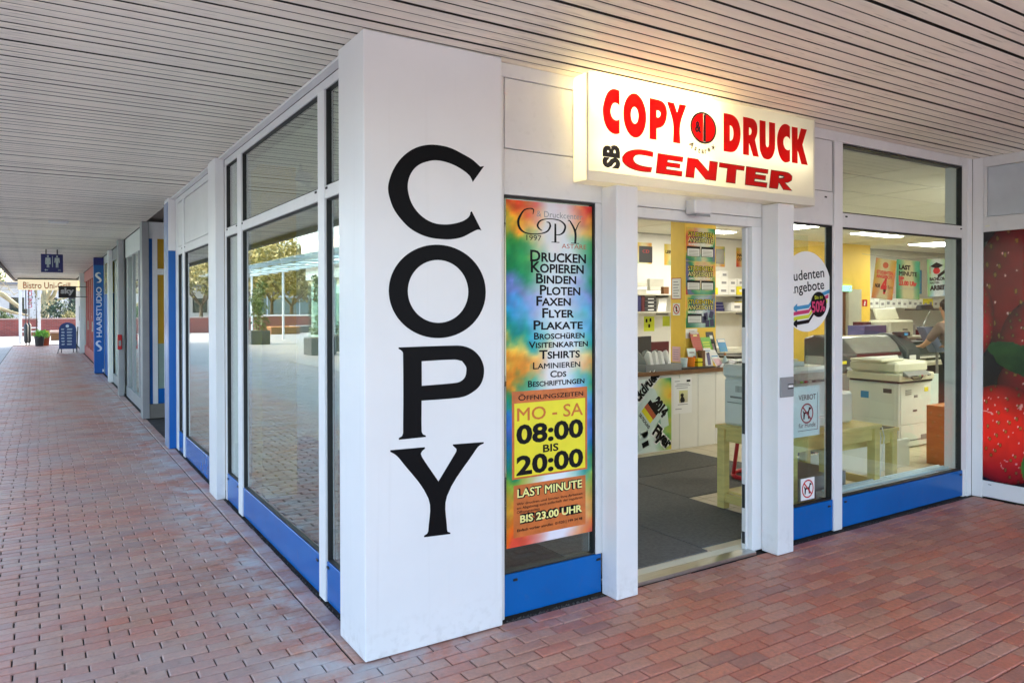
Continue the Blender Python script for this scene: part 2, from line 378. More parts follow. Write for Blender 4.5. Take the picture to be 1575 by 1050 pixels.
def brick_mat():
    m = bpy.data.materials.new('paving_brick'); m.use_nodes = True; t = m.node_tree; n = t.nodes; L = t.links; b = n['Principled BSDF']
    a = n.new('ShaderNodeAttribute'); a.attribute_name = 'Col'; g = n.new('ShaderNodeNewGeometry')
    def noise(s, d=5):
        q = n.new('ShaderNodeTexNoise'); q.inputs['Scale'].default_value = s; q.inputs['Detail'].default_value = d; q.inputs['Roughness'].default_value = 0.65; L.new(g.outputs['Position'], q.inputs[0]); return q.outputs[0]
    def rng(i, a0, a1, b0, b1):
        q = n.new('ShaderNodeMapRange'); L.new(i, q.inputs[0]); q.inputs[1].default_value = a0; q.inputs[2].default_value = a1; q.inputs[3].default_value = b0; q.inputs[4].default_value = b1; return q.outputs[0]
    def mix(f, c1, c2, bl='MIX'):
        q = n.new('ShaderNodeMix'); q.data_type = 'RGBA'; q.blend_type = bl
        if isinstance(f, float): q.inputs[0].default_value = f
        else: L.new(f, q.inputs[0])
        for k, c in ((6, c1), (7, c2)):
            if isinstance(c, tuple): q.inputs[k].default_value = (*c, 1)
            else: L.new(c, q.inputs[k])
        return q.outputs[2]
    c = mix(1.0, a.outputs[0], rng(noise(45, 6), 0.3, 0.7, 0.72, 1.2), 'MULTIPLY')
    sx = n.new('ShaderNodeSeparateXYZ'); L.new(g.outputs['Position'], sx.inputs[0])
    fm_ = n.new('ShaderNodeMath'); fm_.operation = 'MULTIPLY'; L.new(rng(noise(1.3, 7), 0.32, 0.70, 0.12, 0.70), fm_.inputs[0]); L.new(rng(sx.outputs[0], -0.5, 1.2, 1.0, 0.28), fm_.inputs[1])
    c = mix(fm_.outputs[0], c, (0.40, 0.37, 0.35))       # grey traffic film in uneven patches, thicker on the busy walkway
    # lime bloom along the left shop front and round the corner column
    def band(sock, c0, wd):
        d = n.new('ShaderNodeMath'); d.operation = 'SUBTRACT'; L.new(sock, d.inputs[0]); d.inputs[1].default_value = c0
        e = n.new('ShaderNodeMath'); e.operation = 'ABSOLUTE'; L.new(d.outputs[0], e.inputs[0]); return rng(e.outputs[0], 0.0, wd, 1.0, 0.0)
    def mul(p, q):
        r = n.new('ShaderNodeMath'); r.operation = 'MULTIPLY'; L.new(p, r.inputs[0]); L.new(q, r.inputs[1]); return r.outputs[0]
    bx = mul(band(sx.outputs[0], -0.12, 0.42), rng(noise(4, 8), 0.42, 0.62, 0.0, 0.85))
    c = mix(bx, c, (0.50, 0.505, 0.51))
    by = mul(mul(band(sx.outputs[1], -0.03, 0.28), rng(sx.outputs[0], -0.4, 1.5, 1.0, 0.25)), rng(noise(6, 8), 0.42, 0.62, 0.0, 0.85))
    c = mix(by, c, (0.44, 0.445, 0.455))
    c = mix(rng(noise(9, 8), 0.60, 0.75, 0.0, 0.6), c, (0.07, 0.05, 0.045))
    L.new(c, b.inputs['Base Color']); L.new(rng(noise(3.1), 0.3, 0.7, 0.36, 0.58), b.inputs['Roughness'])
    bp = n.new('ShaderNodeBump'); bp.inputs['Strength'].default_value = 0.35; bp.inputs['Distance'].default_value = 0.004; L.new(noise(160, 3), bp.inputs['Height']); L.new(bp.outputs[0], b.inputs['Normal'])
    return m
BRICKM = brick_mat()
PALETTE = [(196, 114, 84), (190, 108, 82), (196, 124, 94), (174, 104, 84), (192, 124, 96), (178, 110, 88), (194, 106, 76), (194, 130, 102)]
def brick_verts(cx, cy, lx, ly, h, tx, ty):
    a, b, c = lx/2, ly/2, 0.0045
    o = []
    for (sx, sy, z) in [(1, 1, -0.03), (1, 1, -0.0035), (0, 0, 0.0)]:
        for px, py in ((-1, -1), (1, -1), (1, 1), (-1, 1)):
            x = px*(a-(0 if sx else c)); y = py*(b-(0 if sx else c)); o.append((cx+x, cy+y, z+h+x*tx+y*ty))
    return o
BF = [(8, 9, 10, 11)]+[(4+i, 4+(i+1) % 4, 8+(i+1) % 4, 8+i) for i in range(4)]+[(i, (i+1) % 4, 4+(i+1) % 4, 4+i) for i in range(4)]
RX, RY = 0.2025, 0.0835
cells = []
for j in range(-44, 430):
    y = j*RY+0.03-0.0415
    if y > 36.9: break
    xmax = 5.62 if y < 0.02 else -0.04
    xmin = -5.0 if y < 20 else -2.28
    sh = (0.1 if j % 2 else 0.0)+rnd.uniform(-0.012, 0.012)
    for i in range(int((xmin)/RX)-1, int(xmax/RX)+2):
        x = i*RX+sh+0.03
        x0, x1 = max(x-RX/2, xmin), min(x+RX/2, xmax)
        if xmax-x1 < 0.055: x1 = xmax          # no slivers: the last brick is cut to fit
        if x1-x0 > 0.055: cells.append(((x0+x1)/2, y, x1-x0-0.0070, RY-0.0070))
for k in range(182): cells.append((0.016, 0.13+k*0.2025, 0.098, 0.195))    # border course along the side shop front
def inview(x, y):
    d = Vector((x, y, 0))-CAM; z = d.dot(fw)
    if z < 0.3: return None
    px, py = 787.5+1140.8*d.dot(rt)/z, 482.07-1140.8*d.dot(up)/z
    if not (-40 < px < 1615 and py < 1090): return None
    if 0 < x < 0.752 and 0 < y: return None
    return z
vis = sorted((inview(c[0], c[1]), i) for i, c in enumerate(cells) if inview(c[0], c[1]) is not None)
near = set(i for _, i in vis[:298])
def colmesh(name, vs, fs, cols):
    me = bpy.data.meshes.new(name); me.from_pydata(vs, [], fs); at = me.color_attributes.new('Col', 'FLOAT_COLOR', 'POINT')
    at.data.foreach_set('color', np.array(cols, np.float32).ravel()); me.materials.append(BRICKM); return me
def bcol(x=0.0):
    c = lin(rnd.choice(PALETTE))
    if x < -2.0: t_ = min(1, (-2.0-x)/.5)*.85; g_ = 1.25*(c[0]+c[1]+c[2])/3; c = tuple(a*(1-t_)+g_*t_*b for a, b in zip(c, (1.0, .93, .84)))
    k = rnd.uniform(0.82, 1.04); return (c[0]*k, c[1]*k, c[2]*k, 1)
full = [colmesh('brick', brick_verts(0, 0, RX-0.0070, RY-0.0070, 0, rnd.gauss(0, 0.006), rnd.gauss(0, 0.012)), BF, [bcol()]*12) for _ in range(24)]
V, F, C = [], [], []
poff = pave.location
for i, (x, y, lx, ly) in enumerate(cells):
    h = rnd.gauss(0, 0.0012)
    if i in near:
        me = rnd.choice(full) if abs(lx-(RX-0.0070)) < 1e-4 and ly < 0.1 else colmesh('brick', brick_verts(0, 0, lx, ly, 0, rnd.gauss(0, 0.006), rnd.gauss(0, 0.008)), BF, [bcol()]*12)
        o = bpy.data.objects.new('brick', me); COL.objects.link(o); o.parent = pave; o.location = Vector((x, y, h))-poff
    else:
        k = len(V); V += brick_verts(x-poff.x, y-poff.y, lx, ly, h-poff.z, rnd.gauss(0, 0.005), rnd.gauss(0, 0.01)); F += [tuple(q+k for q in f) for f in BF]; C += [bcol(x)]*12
o = bpy.data.objects.new('brick_field', colmesh('brick_field', V, F, C)); COL.objects.link(o); o.parent = pave; o['kind'] = 'stuff'
# loose grit in the gap under the sills
GR = pbr('grit', (0.12, 0.11, 0.10), 0.9, var=0.5, scale=30)
V, F = [], []
def pebble(x, y, s):
    k = len(V); V.extend([(x+s*rnd.uniform(.6, 1)*a, y+s*rnd.uniform(.6, 1)*b, -0.010+s*(0.5+rnd.uniform(.5, .9)*c)) for a, b, c in ((1, 0, 0), (-1, 0, 0), (0, 1, 0), (0, -1, 0), (0, 0, 1), (0, 0, -1))])
    F.extend([tuple(q+k for q in f) for f in ((0, 2, 4), (2, 1, 4), (1, 3, 4), (3, 0, 4), (2, 0, 5), (1, 2, 5), (3, 1, 5), (0, 3, 5))])
for k in range(620): pebble(rnd.uniform(0.062, 0.082), rnd.uniform(0.35, 6.2), rnd.uniform(0.003, 0.008))
for k in range(260): pebble(rnd.uniform(0.76, 1.5), rnd.uniform(0.03, 0.064), rnd.uniform(0.003, 0.008))
for k in range(300): pebble(rnd.uniform(3.03, 5.6), rnd.uniform(0.045, 0.064), rnd.uniform(0.002, 0.006))
for k in range(130): pebble(rnd.uniform(-0.03, 0.76), rnd.uniform(-0.03, -0.004), rnd.uniform(0.002, 0.006))
for k in range(60): pebble(rnd.uniform(1.40, 1.47), rnd.uniform(-0.07, 0.06), rnd.uniform(0.003, 0.007))
me = bpy.data.meshes.new('grit'); me.from_pydata(V, [], F); me.materials.append(GR); o = bpy.data.objects.new('grit', me); COL.objects.link(o); o['kind'] = 'stuff'; o['label'] = 'loose dark grit lying in the gap under the blue sills'

# ---- canopy with its slats
canopy = struct('canopy', MB().box(-2.22, 5.66, -3.5, 0.06, 2.985, 3.10).box(-2.22, 0.082, 0.06, 37.0, 2.985, 3.10), SLATD)
obj('fascia', MB().box(-2.27, -2.19, -3.55, 37.05, 2.87, 3.32).box(-2.19, 5.7, -3.55, -3.48, 2.87, 3.32).box(-2.19, 0.5, 36.95, 37.05, 2.87, 3.32), FASC, canopy, 0.004)
PITCH = 0.0893
def slatmesh(x0, x1):
    m = MB(); a, b = 0.0075, PITCH-0.0075; z = 2.95
    prof = [(a, z+0.0016), (a+0.0006, z+0.0006), (a+0.004, z), (b-0.004, z), (b-0.0006, z+0.0006), (b, z+0.0016)]
    off = root_loc(canopy); n = len(prof)
    vs = [(x0-off.x, p[0]-off.y, p[1]-off.z) for p in prof]+[(x1-off.x, p[0]-off.y, p[1]-off.z) for p in prof]
    me = bpy.data.meshes.new('slat'); me.from_pydata(vs, [], [(i, i+1, i+1+n, i+n) for i in range(n-1)]+[tuple(range(n-1, -1, -1)), tuple(range(n, 2*n))]); me.materials.append(SLAT); return me
SA = [slatmesh(-2.185, 5.655), slatmesh(-2.185, 5.655)]; SB_ = [slatmesh(-2.185, 0.078), slatmesh(-2.185, 0.078)]
rest = MB()
for k in range(-39, 413):
    y = k*PITCH; dz = rnd.gauss(0, 0.0012)
    if rnd.random() < 0.05: dz += rnd.choice((-0.004, 0.003))
    if -22 <= k < 276:
        o = bpy.data.objects.new('slat', rnd.choice(SA if k < 1 else SB_)); COL.objects.link(o); o.parent = canopy
        o.location = (0, y+rnd.gauss(0, .0011), dz); o.rotation_euler = (0, 0, 0)
    else:
        rest.box(-2.185, 5.655 if k < 1 else 0.078, y+0.0075, y+PITCH-0.0075, 2.95+dz, 2.952+dz)
obj('slat_field', rest, SLAT, canopy, kind='stuff')
# ceiling trim where the slats meet the fronts
obj('trim', MB().box(0.03, 0.0815, 3.80, 6.23, 2.932, 2.949).box(0.03, 0.0815, 0.345, 3.475, 2.932, 2.949), FRAME, canopy, 0.002)
cl = thing('downlight', 'small flat white lamp set in the canopy slats above the side walkway', 'ceiling lamp', (-1.03, 9.64, 2.945))
obj('housing', MB().box(-1.16, -0.90, 9.56, 9.72, 2.925, 2.95), FRAME, cl, 0.006); obj('lens', MB().box(-1.13, -0.93, 9.58, 9.70, 2.918, 2.9245), PAPER, cl, 0.003)

# ================================================================== THE CORNER COLUMN
col = thing('corner_column', 'big white corner column with COPY in tall black letters down its front', 'column', (0.376, 0.17, 0))
def column_mat():
    m = pbr('column_white_coat', (0.78, 0.78, 0.78), 0.34, var=0.05, scale=1.2, bump=0.03, bscale=18); t = m.node_tree; n = t.nodes; L = t.links; b = n['Principled BSDF']
    src = b.inputs['Base Color'].links[0].from_socket; g = n.new('ShaderNodeNewGeometry'); s = n.new('ShaderNodeSeparateXYZ'); L.new(g.outputs['Position'], s.inputs[0])
    nz = n.new('ShaderNodeTexNoise'); nz.inputs['Scale'].default_value = 22; nz.inputs['Detail'].default_value = 7; L.new(g.outputs['Position'], nz.inputs[0])
    mp = n.new('ShaderNodeMapping'); mp.inputs['Scale'].default_value = (26, 26, .7); L.new(g.outputs['Position'], mp.inputs[0]); n2 = n.new('ShaderNodeTexNoise'); n2.inputs['Scale'].default_value = 1; n2.inputs['Detail'].default_value = 4; L.new(mp.outputs[0], n2.inputs[0])
    def rg(i, a, b_, c, d): q = n.new('ShaderNodeMapRange'); L.new(i, q.inputs[0]); q.inputs[1].default_value = a; q.inputs[2].default_value = b_; q.inputs[3].default_value = c; q.inputs[4].default_value = d; return q.outputs[0]
    def ml(a, b_): q = n.new('ShaderNodeMath'); q.operation = 'MULTIPLY'; L.new(a, q.inputs[0]); L.new(b_, q.inputs[1]); return q.outputs[0]
    foot = ml(rg(s.outputs[2], 0.0, 0.22, 1.0, 0.0), rg(nz.outputs[0], 0.50, 0.80, 0.0, 0.35)); run = rg(n2.outputs[0], 0.60, 0.80, 0.0, 0.07)
    ad = n.new('ShaderNodeMath'); ad.operation = 'MAXIMUM'; L.new(foot, ad.inputs[0]); L.new(run, ad.inputs[1])
    mx = n.new('ShaderNodeMix'); mx.data_type = 'RGBA'; L.new(ad.outputs[0], mx.inputs[0]); L.new(src, mx.inputs[6]); mx.inputs[7].default_value = (0.30, 0.27, 0.24, 1); L.new(mx.outputs[2], b.inputs['Base Color']); return m
COLM = column_mat()
obj('shaft', MB().box(0, 0.752, 0, 0.343, 0.006, 2.948), COLM, col, 0.004)
LC = [(0.645, 2.376), (0.622, 2.371), (0.576, 2.402), (0.519, 2.425), (0.463, 2.444), (0.408, 2.452), (0.343, 2.45), (0.28, 2.433), (0.227, 2.403), (0.181, 2.36), (0.145, 2.305), (0.125, 2.251), (0.12, 2.214), (0.13, 2.168), (0.15, 2.122), (0.185, 2.078), (0.231, 2.038), (0.284, 2.012), (0.342, 1.997), (0.407, 1.993), (0.462, 1.996), (0.518, 2.009), (0.575, 2.037), (0.604, 2.05), (0.619, 2.051), (0.629, 2.047), (0.572, 2.142), (0.564, 2.136), (0.561, 2.121), (0.547, 2.105), (0.518, 2.088), (0.473, 2.074), (0.418, 2.066), (0.364, 2.069), (0.316, 2.086), (0.273, 2.117), (0.242, 2.157), (0.225, 2.203), (0.221, 2.241), (0.229, 2.28), (0.248, 2.315), (0.274, 2.341), (0.311, 2.361), (0.365, 2.376), (0.419, 2.375), (0.474, 2.363), (0.525, 2.342), (0.559, 2.32), (0.573, 2.301), (0.578, 2.289)]
LP = [(0.171, 1.468), (0.462, 1.468), (0.52, 1.464), (0.573, 1.445), (0.614, 1.41), (0.636, 1.37), (0.642, 1.333), (0.635, 1.292), (0.614, 1.257), (0.578, 1.231), (0.531, 1.212), (0.473, 1.206), (0.291, 1.206), (0.291, 1.057), (0.298, 1.042), (0.313, 1.035), (0.313, 1.028), (0.171, 1.028), (0.171, 1.037), (0.188, 1.044), (0.193, 1.061), (0.194, 1.438), (0.187, 1.451), (0.171, 1.461)]
LPh = [(0.292, 1.397), (0.473, 1.398), (0.514, 1.389), (0.537, 1.359), (0.539, 1.338), (0.531, 1.308), (0.508, 1.289), (0.479, 1.282), (0.292, 1.278)]
LY = [(0.127, 0.983), (0.308, 0.979), (0.308, 0.971), (0.293, 0.961), (0.286, 0.949), (0.295, 0.928), (0.381, 0.803), (0.466, 0.919), (0.481, 0.941), (0.481, 0.953), (0.461, 0.971), (0.461, 0.977), (0.639, 0.971), (0.639, 0.963), (0.613, 0.955), (0.589, 0.932), (0.428, 0.724), (0.428, 0.558), (0.431, 0.547), (0.446, 0.54), (0.446, 0.533), (0.302, 0.541), (0.302, 0.549), (0.319, 0.556), (0.325, 0.57), (0.327, 0.724), (0.175, 0.936), (0.154, 0.958), (0.138, 0.969), (0.127, 0.975)]
O0 = (0, 0, 0)
flat([LC], BLACK, col, O0, XU, ZU, 'letter_c', soft=True)
flat([ell(0.3875, 1.736, 0.2655, 0.229, 72), ell(0.3855, 1.736, 0.1655, 0.154, 60)], BLACK, col, O0, XU, ZU, 'letter_o')
flat([LP, LPh], BLACK, col, O0, XU, ZU, 'letter_p', soft=True)
flat([LY], BLACK, col, O0, XU, ZU, 'letter_y', soft=True)

# ================================================================== FRONT SHOP FRONT (plane y = 0.066)
YF = 0.066
front = thing('storefront', 'white framed front of the copy shop with blue sills and open doorway', 'shop front', (3.2, YF, 0))
def fbox(name, mat, root, *bx, y0=YF, y1=YF+0.07, bevel=0.0025, **k):
    return B(name, mat, root, *[(a, b, y0, y1, c, d) for a, b, c, d in bx], bevel=bevel, **k)
def fpane(x0, x1, z0, z1, root=front, mat=GLASS):
    g = 0.009
    fbox('gasket', GASKET, root, (x0, x1, z1-g, z1), (x0, x0+g*0.4, z0, z1-g), (x1-g, x1, z0, z1-g), (x0+g*0.4, x1-g, z0, z0+g*0.7), y0=YF+0.006, y1=YF+0.05, bevel=0)
    fbox('window_pane', mat, root, (x0+0.002, x1-0.002, z0+0.002, z1-0.002), y0=YF+0.024, y1=YF+0.030, bevel=0)
fbox('top_rail', FRAME, front, (0.752, 5.49, 2.875, 2.949))
fbox('fascia_panel', FRAME, front, (0.812, 1.746, 2.501, 2.871), y0=YF+0.002); fbox('fascia_panel', FRAME, front, (1.754, 2.70, 2.501, 2.871), y0=YF+0.002); fbox('fascia_panel', FRAME, front, (2.708, 3.642, 2.501, 2.871), y0=YF+0.002)
fbox('panel_gap', GASKET, front, (0.806, 3.65, 2.497, 2.8745), y0=YF+0.012, y1=YF+0.06, bevel=0)
fbox('stile', FRAME, front, (0.752, 0.8055, 0.0, 2.8745)); fbox('stile', FRAME, front, (1.424, 1.600, 0.236, 2.2545)); fbox('stile', FRAME, front, (2.8625, 3.0255, 0.012, 2.2545), y0=YF+.001)
fbox('lintel_panel', FRAME, front, (0.806, 1.60, 2.2555, 2.4965)); fbox('lintel_panel', FRAME, front, (2.866, 3.65, 2.2555, 2.4965))
fbox('blue_sill', BLUE, front, (0.806, 1.466, 0.012, 0.234), y0=YF+0.003); fbox('blue_sill', BLUE, front, (3.026, 3.659, 0.012, 0.236), y0=YF+0.003); fbox('blue_sill', BLUE, front, (3.763, 5.508, 0.012, 0.234), y0=YF+0.003)
fpane(0.808, 1.423, 0.238, 2.252); fpane(3.026, 3.648, 0.240, 2.252); fpane(3.764, 5.488, 0.238, 2.249); fpane(3.764, 5.488, 2.356, 2.868)
fbox('mullion', WHITE, front, (3.661, 3.7615, 0.004, 2.8745), y0=YF-0.006); fbox('stile', FRAME, front, (3.6495, 3.6605, 0.238, 2.254))
fbox('transom', FRAME, front, (3.762, 5.49, 2.2505, 2.3545)); fbox('end_post', FRAME, front, (5.49, 5.56, 0.236, 2.949)); fbox('end_post', WHITE, front, (5.5605, 5.632, 0.0, 2.949), y0=YF-0.01)
fbox('end_post', WHITE, front, (5.51, 5.5603, 0.0, 0.235), y0=YF+0.004)
for x, z in ((3.80, 2.335), (5.45, 2.335), (3.55, 2.462), (0.86, 0.205), (1.43, 0.21), (3.60, 0.20), (3.80, 0.205), (5.46, 0.205)):
    fbox('drain_cap', GASKET, front, (x, x+0.026, z-0.012, z), y0=YF-0.003, y1=YF+0.01, bevel=0.001)
# doorway
fbox('door_header', FRAME, front, (1.627, 2.861, 2.26, 2.3565)); fbox('door_header', FRAME, front, (1.627, 2.861, 2.194, 2.2565), y0=YF+0.004)
fbox('door_jamb', WHITE, front, (2.768, 2.861, 0.012, 2.1935), y0=YF+0.002); fbox('door_jamb', WHITE, front, (1.627, 1.70, 0.012, 2.1935), y0=YF+0.002)
B('threshold', STEEL, front, (1.70, 2.768, 0.03, 0.125, 0.0, 0.024), bevel=0.004); B('threshold_strip', BEIGE, front, (1.63, 2.86, 0.127, 0.20, 0.0, 0.022))
dl = thing('sliding_door', 'slid back glass door leaf showing its white edge and black lock hardware', 'door', (3.0, 0.16, 0))
B('door_stile', FRAME, dl, (2.742, 2.766, 0.10, 0.135, 0.02, 2.19), bevel=0.002)
B('door_rail', FRAME, dl, (2.80, 3.50, 0.152, 0.188, 0.022, 0.10), bevel=0.002); B('door_pane', GLASS, dl, (2.80, 3.50, 0.166, 0.172, 0.10, 2.18))
for z0, z1 in ((1.52, 1.78), (0.80, 1.28), (0.30, 0.46), (0.06, 0.14)): B('lock_plate', DARK, dl, (2.737, 2.7415, 0.105, 0.128, z0, z1), bevel=0.001)
sn = thing('door_sensor', 'small cream motion sensor box over the doorway below the lit sign', 'sensor', (2.21, 0.03, 2.25))
B('housing', FRAME, sn, (2.136, 2.285, -0.02, 0.064, 2.235, 2.325), bevel=0.008)
obj('eye', MB().hexa([(2.145, -0.015, 2.219), (2.276, -0.015, 2.219), (2.276, 0.06, 2.234), (2.145, 0.06, 2.234), (2.15, -0.018, 2.2345), (2.27, -0.018, 2.2345), (2.27, 0.06, 2.2347), (2.15, 0.06, 2.2347)]), GREYP, sn)
# the two door pillars
for x0, x1, lb in ((1.467, 1.626, 'white square pillar left of the open doorway beside the rainbow poster'), (2.862, 3.024, 'white square pillar right of the doorway carrying a grey key switch')):
    p = solo('door_pillar', lb, 'pillar', COLM, (x0, x1, -0.067, YF-0.0015, 0.004, 2.344), bevel=0.003, group='white pillars beside the doorway')
ks = thing('key_switch', 'small grey key switch plate on the pillar right of the doorway', 'switch', (2.946, -0.067, 1.05))
B('plate', GREYP, ks, (2.876, 3.012, -0.078, -0.0675, 1.055, 1.188), bevel=0.003); B('slot', PAPER, ks, (2.955, 3.0, -0.080, -0.0782, 1.118, 1.134)); B('slot_frame', DARK, ks, (2.948, 3.006, -0.0795, -0.0781, 1.108, 1.1178)); B('slot_frame', DARK, ks, (2.948, 3.006, -0.0795, -0.0781, 1.1342, 1.142))

# ================================================================== THE LIT SIGN
YS = -0.0605; SX0, SX1, SZ0, SZ1 = 1.26, 3.257, 2.352, 2.942
sign = thing('lit_shop_sign', 'lit cream box sign reading COPY DRUCK SB CENTER in red over the door', 'sign', (2.26, 0, SZ0))
SIGNP = transl_mat('sign_acrylic', (0.90, 0.885, 0.82), 0.55, 0.25); SIGNR = transl_mat('sign_red_film', lin(232, 24, 20), 0.55, 0.3)
SIGNK = pbr('sign_black_film', (0.012, 0.008, 0.006), 0.35); SIGNB = transl_mat('sign_box_metal', (0.80, 0.785, 0.72), 0.25, 0.4)
B('front_panel', SIGNP, sign, (SX0+0.012, SX1-0.012, YS, YS+0.004, SZ0+0.056, SZ1-0.006))
B('side_panel', SIGNP, sign, (SX0, SX0+0.004, YS+0.0045, 0.060, SZ0+0.004, SZ1)); B('side_panel', SIGNB, sign, (SX1-0.004, SX1, YS+0.0045, 0.060, SZ0+0.004, SZ1))
B('top_panel', SIGNP, sign, (SX0+0.0045, SX1-0.0045, YS+0.0045, 0.060, SZ1-0.004, SZ1)); B('bottom_panel', SIGNB, sign, (SX0, SX1, YS+0.0045, 0.060, SZ0, SZ0+0.0035))
B('frame_edge', SIGNB, sign, (SX0, SX0+0.0115, YS-0.003, YS+0.004, SZ0, SZ1), (SX1-0.0115, SX1, YS-0.003, YS+0.004, SZ0, SZ1), (SX0+0.012, SX1-0.012, YS-0.003, YS+0.004, SZ0, SZ0+0.0555), bevel=0.001)
B('back_panel', SIGNB, sign, (SX0+0.004, SX1-0.004, 0.0605, 0.0645, SZ0+0.004, SZ1-0.004))
T1 = lamp_mat('sign_tube_bright', (1.0, 0.79, 0.38), 36); T2 = lamp_mat('sign_tube_dim', (1.0, 0.90, 0.66), 3.0)
obj('lamp_tube', MB().path([(1.31, 0.01, 2.875), (2.25, 0.01, 2.875)], 0.013, 8), T1, sign); obj('lamp_tube', MB().path([(1.33, 0.015, 2.53), (2.25, 0.015, 2.53)], 0.013, 8), T2, sign)
obj('lamp_tube', MB().path([(2.32, 0.015, 2.66), (3.2, 0.015, 2.66)], 0.013, 8), T2, sign)
O1 = (0, YS, 0)
G = {}
G['SC'] = [(1.494, 2.875), (1.475, 2.879), (1.449, 2.878), (1.419, 2.864), (1.396, 2.834), (1.38, 2.789), (1.373, 2.752), (1.379, 2.701), (1.396, 2.664), (1.419, 2.640), (1.449, 2.628), (1.475, 2.629), (1.494, 2.635), (1.494, 2.714), (1.479, 2.707), (1.462, 2.705), (1.445, 2.713), (1.432, 2.731), (1.428, 2.753), (1.434, 2.777), (1.447, 2.796), (1.462, 2.802), (1.479, 2.8), (1.494, 2.790)]
G['SP'] = [(1.721, 2.869), (1.77, 2.869), (1.807, 2.866), (1.835, 2.856), (1.854, 2.831), (1.859, 2.797), (1.852, 2.758), (1.835, 2.728), (1.807, 2.708), (1.776, 2.7), (1.776, 2.632), (1.721, 2.632)]
G['SPh'] = [(1.776, 2.804), (1.793, 2.805), (1.805, 2.798), (1.808, 2.788), (1.803, 2.774), (1.79, 2.765), (1.776, 2.764)]
G['SY'] = [(1.858, 2.868), (1.917, 2.868), (1.942, 2.814), (1.96, 2.868), (2.019, 2.868), (1.968, 2.747), (1.967, 2.633), (1.909, 2.633), (1.909, 2.749)]
G['SD'] = [(2.343, 2.868), (2.394, 2.869), (2.438, 2.862), (2.472, 2.840), (2.492, 2.804), (2.5, 2.758), (2.494, 2.712), (2.477, 2.674), (2.453, 2.646), (2.418, 2.632), (2.343, 2.630)]
G['SDh'] = [(2.4, 2.799), (2.416, 2.794), (2.428, 2.779), (2.433, 2.753), (2.429, 2.726), (2.418, 2.709), (2.4, 2.7)]
G['SR'] = [(2.523, 2.869), (2.591, 2.869), (2.627, 2.864), (2.652, 2.842), (2.66, 2.809), (2.656, 2.774), (2.637, 2.735), (2.675, 2.629), (2.618, 2.629), (2.579, 2.711), (2.579, 2.629), (2.523, 2.629)]
G['SRh'] = [(2.579, 2.809), (2.591, 2.807), (2.601, 2.798), (2.604, 2.785), (2.599, 2.771), (2.591, 2.762), (2.579, 2.76)]
G['SU'] = [(2.681, 2.869), (2.740, 2.869), (2.742, 2.723), (2.747, 2.707), (2.757, 2.701), (2.768, 2.706), (2.774, 2.722), (2.775, 2.869), (2.835, 2.869), (2.835, 2.706), (2.824, 2.67), (2.803, 2.64), (2.777, 2.625), (2.751, 2.622), (2.719, 2.628), (2.696, 2.653), (2.683, 2.689)]
G['SC2'] = [(2.988, 2.866), (2.964, 2.876), (2.931, 2.876), (2.899, 2.86), (2.872, 2.825), (2.857, 2.778), (2.857, 2.73), (2.872, 2.676), (2.899, 2.637), (2.932, 2.622), (2.959, 2.623), (2.989, 2.633), (2.989, 2.713), (2.97, 2.706), (2.948, 2.709), (2.932, 2.721), (2.921, 2.744), (2.922, 2.769), (2.935, 2.788), (2.953, 2.797), (2.972, 2.792), (2.988, 2.781)]
G['SK'] = [(3.008, 2.869), (3.069, 2.869), (3.07, 2.786), (3.105, 2.869), (3.169, 2.869), (3.12, 2.76), (3.179, 2.627), (3.11, 2.627), (3.07, 2.715), (3.07, 2.627), (3.009, 2.627)]
G['CE'] = [(1.747, 2.556), (1.696, 2.56), (1.633, 2.558), (1.579, 2.547), (1.54, 2.529), (1.516, 2.504), (1.518, 2.481), (1.54, 2.463), (1.579, 2.449), (1.633, 2.441), (1.687, 2.44), (1.73, 2.443), (1.737, 2.466), (1.687, 2.466), (1.642, 2.47), (1.611, 2.48), (1.595, 2.495), (1.595, 2.509), (1.611, 2.526), (1.642, 2.534), (1.692, 2.535), (1.744, 2.532)]
G['EE'] = [(1.788, 2.553), (1.989, 2.553), (1.985, 2.528), (1.864, 2.528), (1.859, 2.509), (1.965, 2.509), (1.962, 2.488), (1.854, 2.488), (1.851, 2.467), (1.981, 2.467), (1.978, 2.441), (1.774, 2.441)]
G['NN'] = [(2.031, 2.554), (2.116, 2.554), (2.211, 2.486), (2.221, 2.554), (2.288, 2.554), (2.271, 2.441), (2.184, 2.441), (2.091, 2.512), (2.081, 2.441), (2.014, 2.441)]
G['TT'] = [(2.308, 2.553), (2.534, 2.553), (2.53, 2.529), (2.458, 2.529), (2.448, 2.440), (2.368, 2.440), (2.380, 2.529), (2.304, 2.529)]
G['E2'] = [(2.556, 2.554), (2.764, 2.554), (2.76, 2.531), (2.642, 2.531), (2.638, 2.512), (2.741, 2.512), (2.737, 2.487), (2.632, 2.487), (2.628, 2.466), (2.754, 2.466), (2.748, 2.440), (2.544, 2.440)]
G['RR'] = [(2.798, 2.555), (2.927, 2.555), (2.981, 2.55), (3.009, 2.535), (3.006, 2.51), (2.97, 2.493), (2.932, 2.487), (3.007, 2.440), (2.921, 2.440), (2.873, 2.487), (2.86, 2.440), (2.779, 2.440)]
G['RRh'] = [(2.875, 2.533), (2.916, 2.533), (2.932, 2.526), (2.927, 2.515), (2.905, 2.508), (2.868, 2.508)]
flat([G['SC']], SIGNR, sign, O1, XU, ZU, 'letter', soft=True)
flat([ell(1.6085, 2.7515, 0.0865, 0.126, 48), ell(1.6065, 2.752, 0.0295, 0.048, 32)], SIGNR, sign, O1, XU, ZU, 'letter')
for a, h in (('SP', 'SPh'), ('SY', None), ('SD', 'SDh'), ('SR', 'SRh'), ('SU', None), ('SC2', None), ('SK', None)):
    flat([G[a]]+([G[h]] if h else []), SIGNR, sign, O1, XU, ZU, 'letter', soft=True)
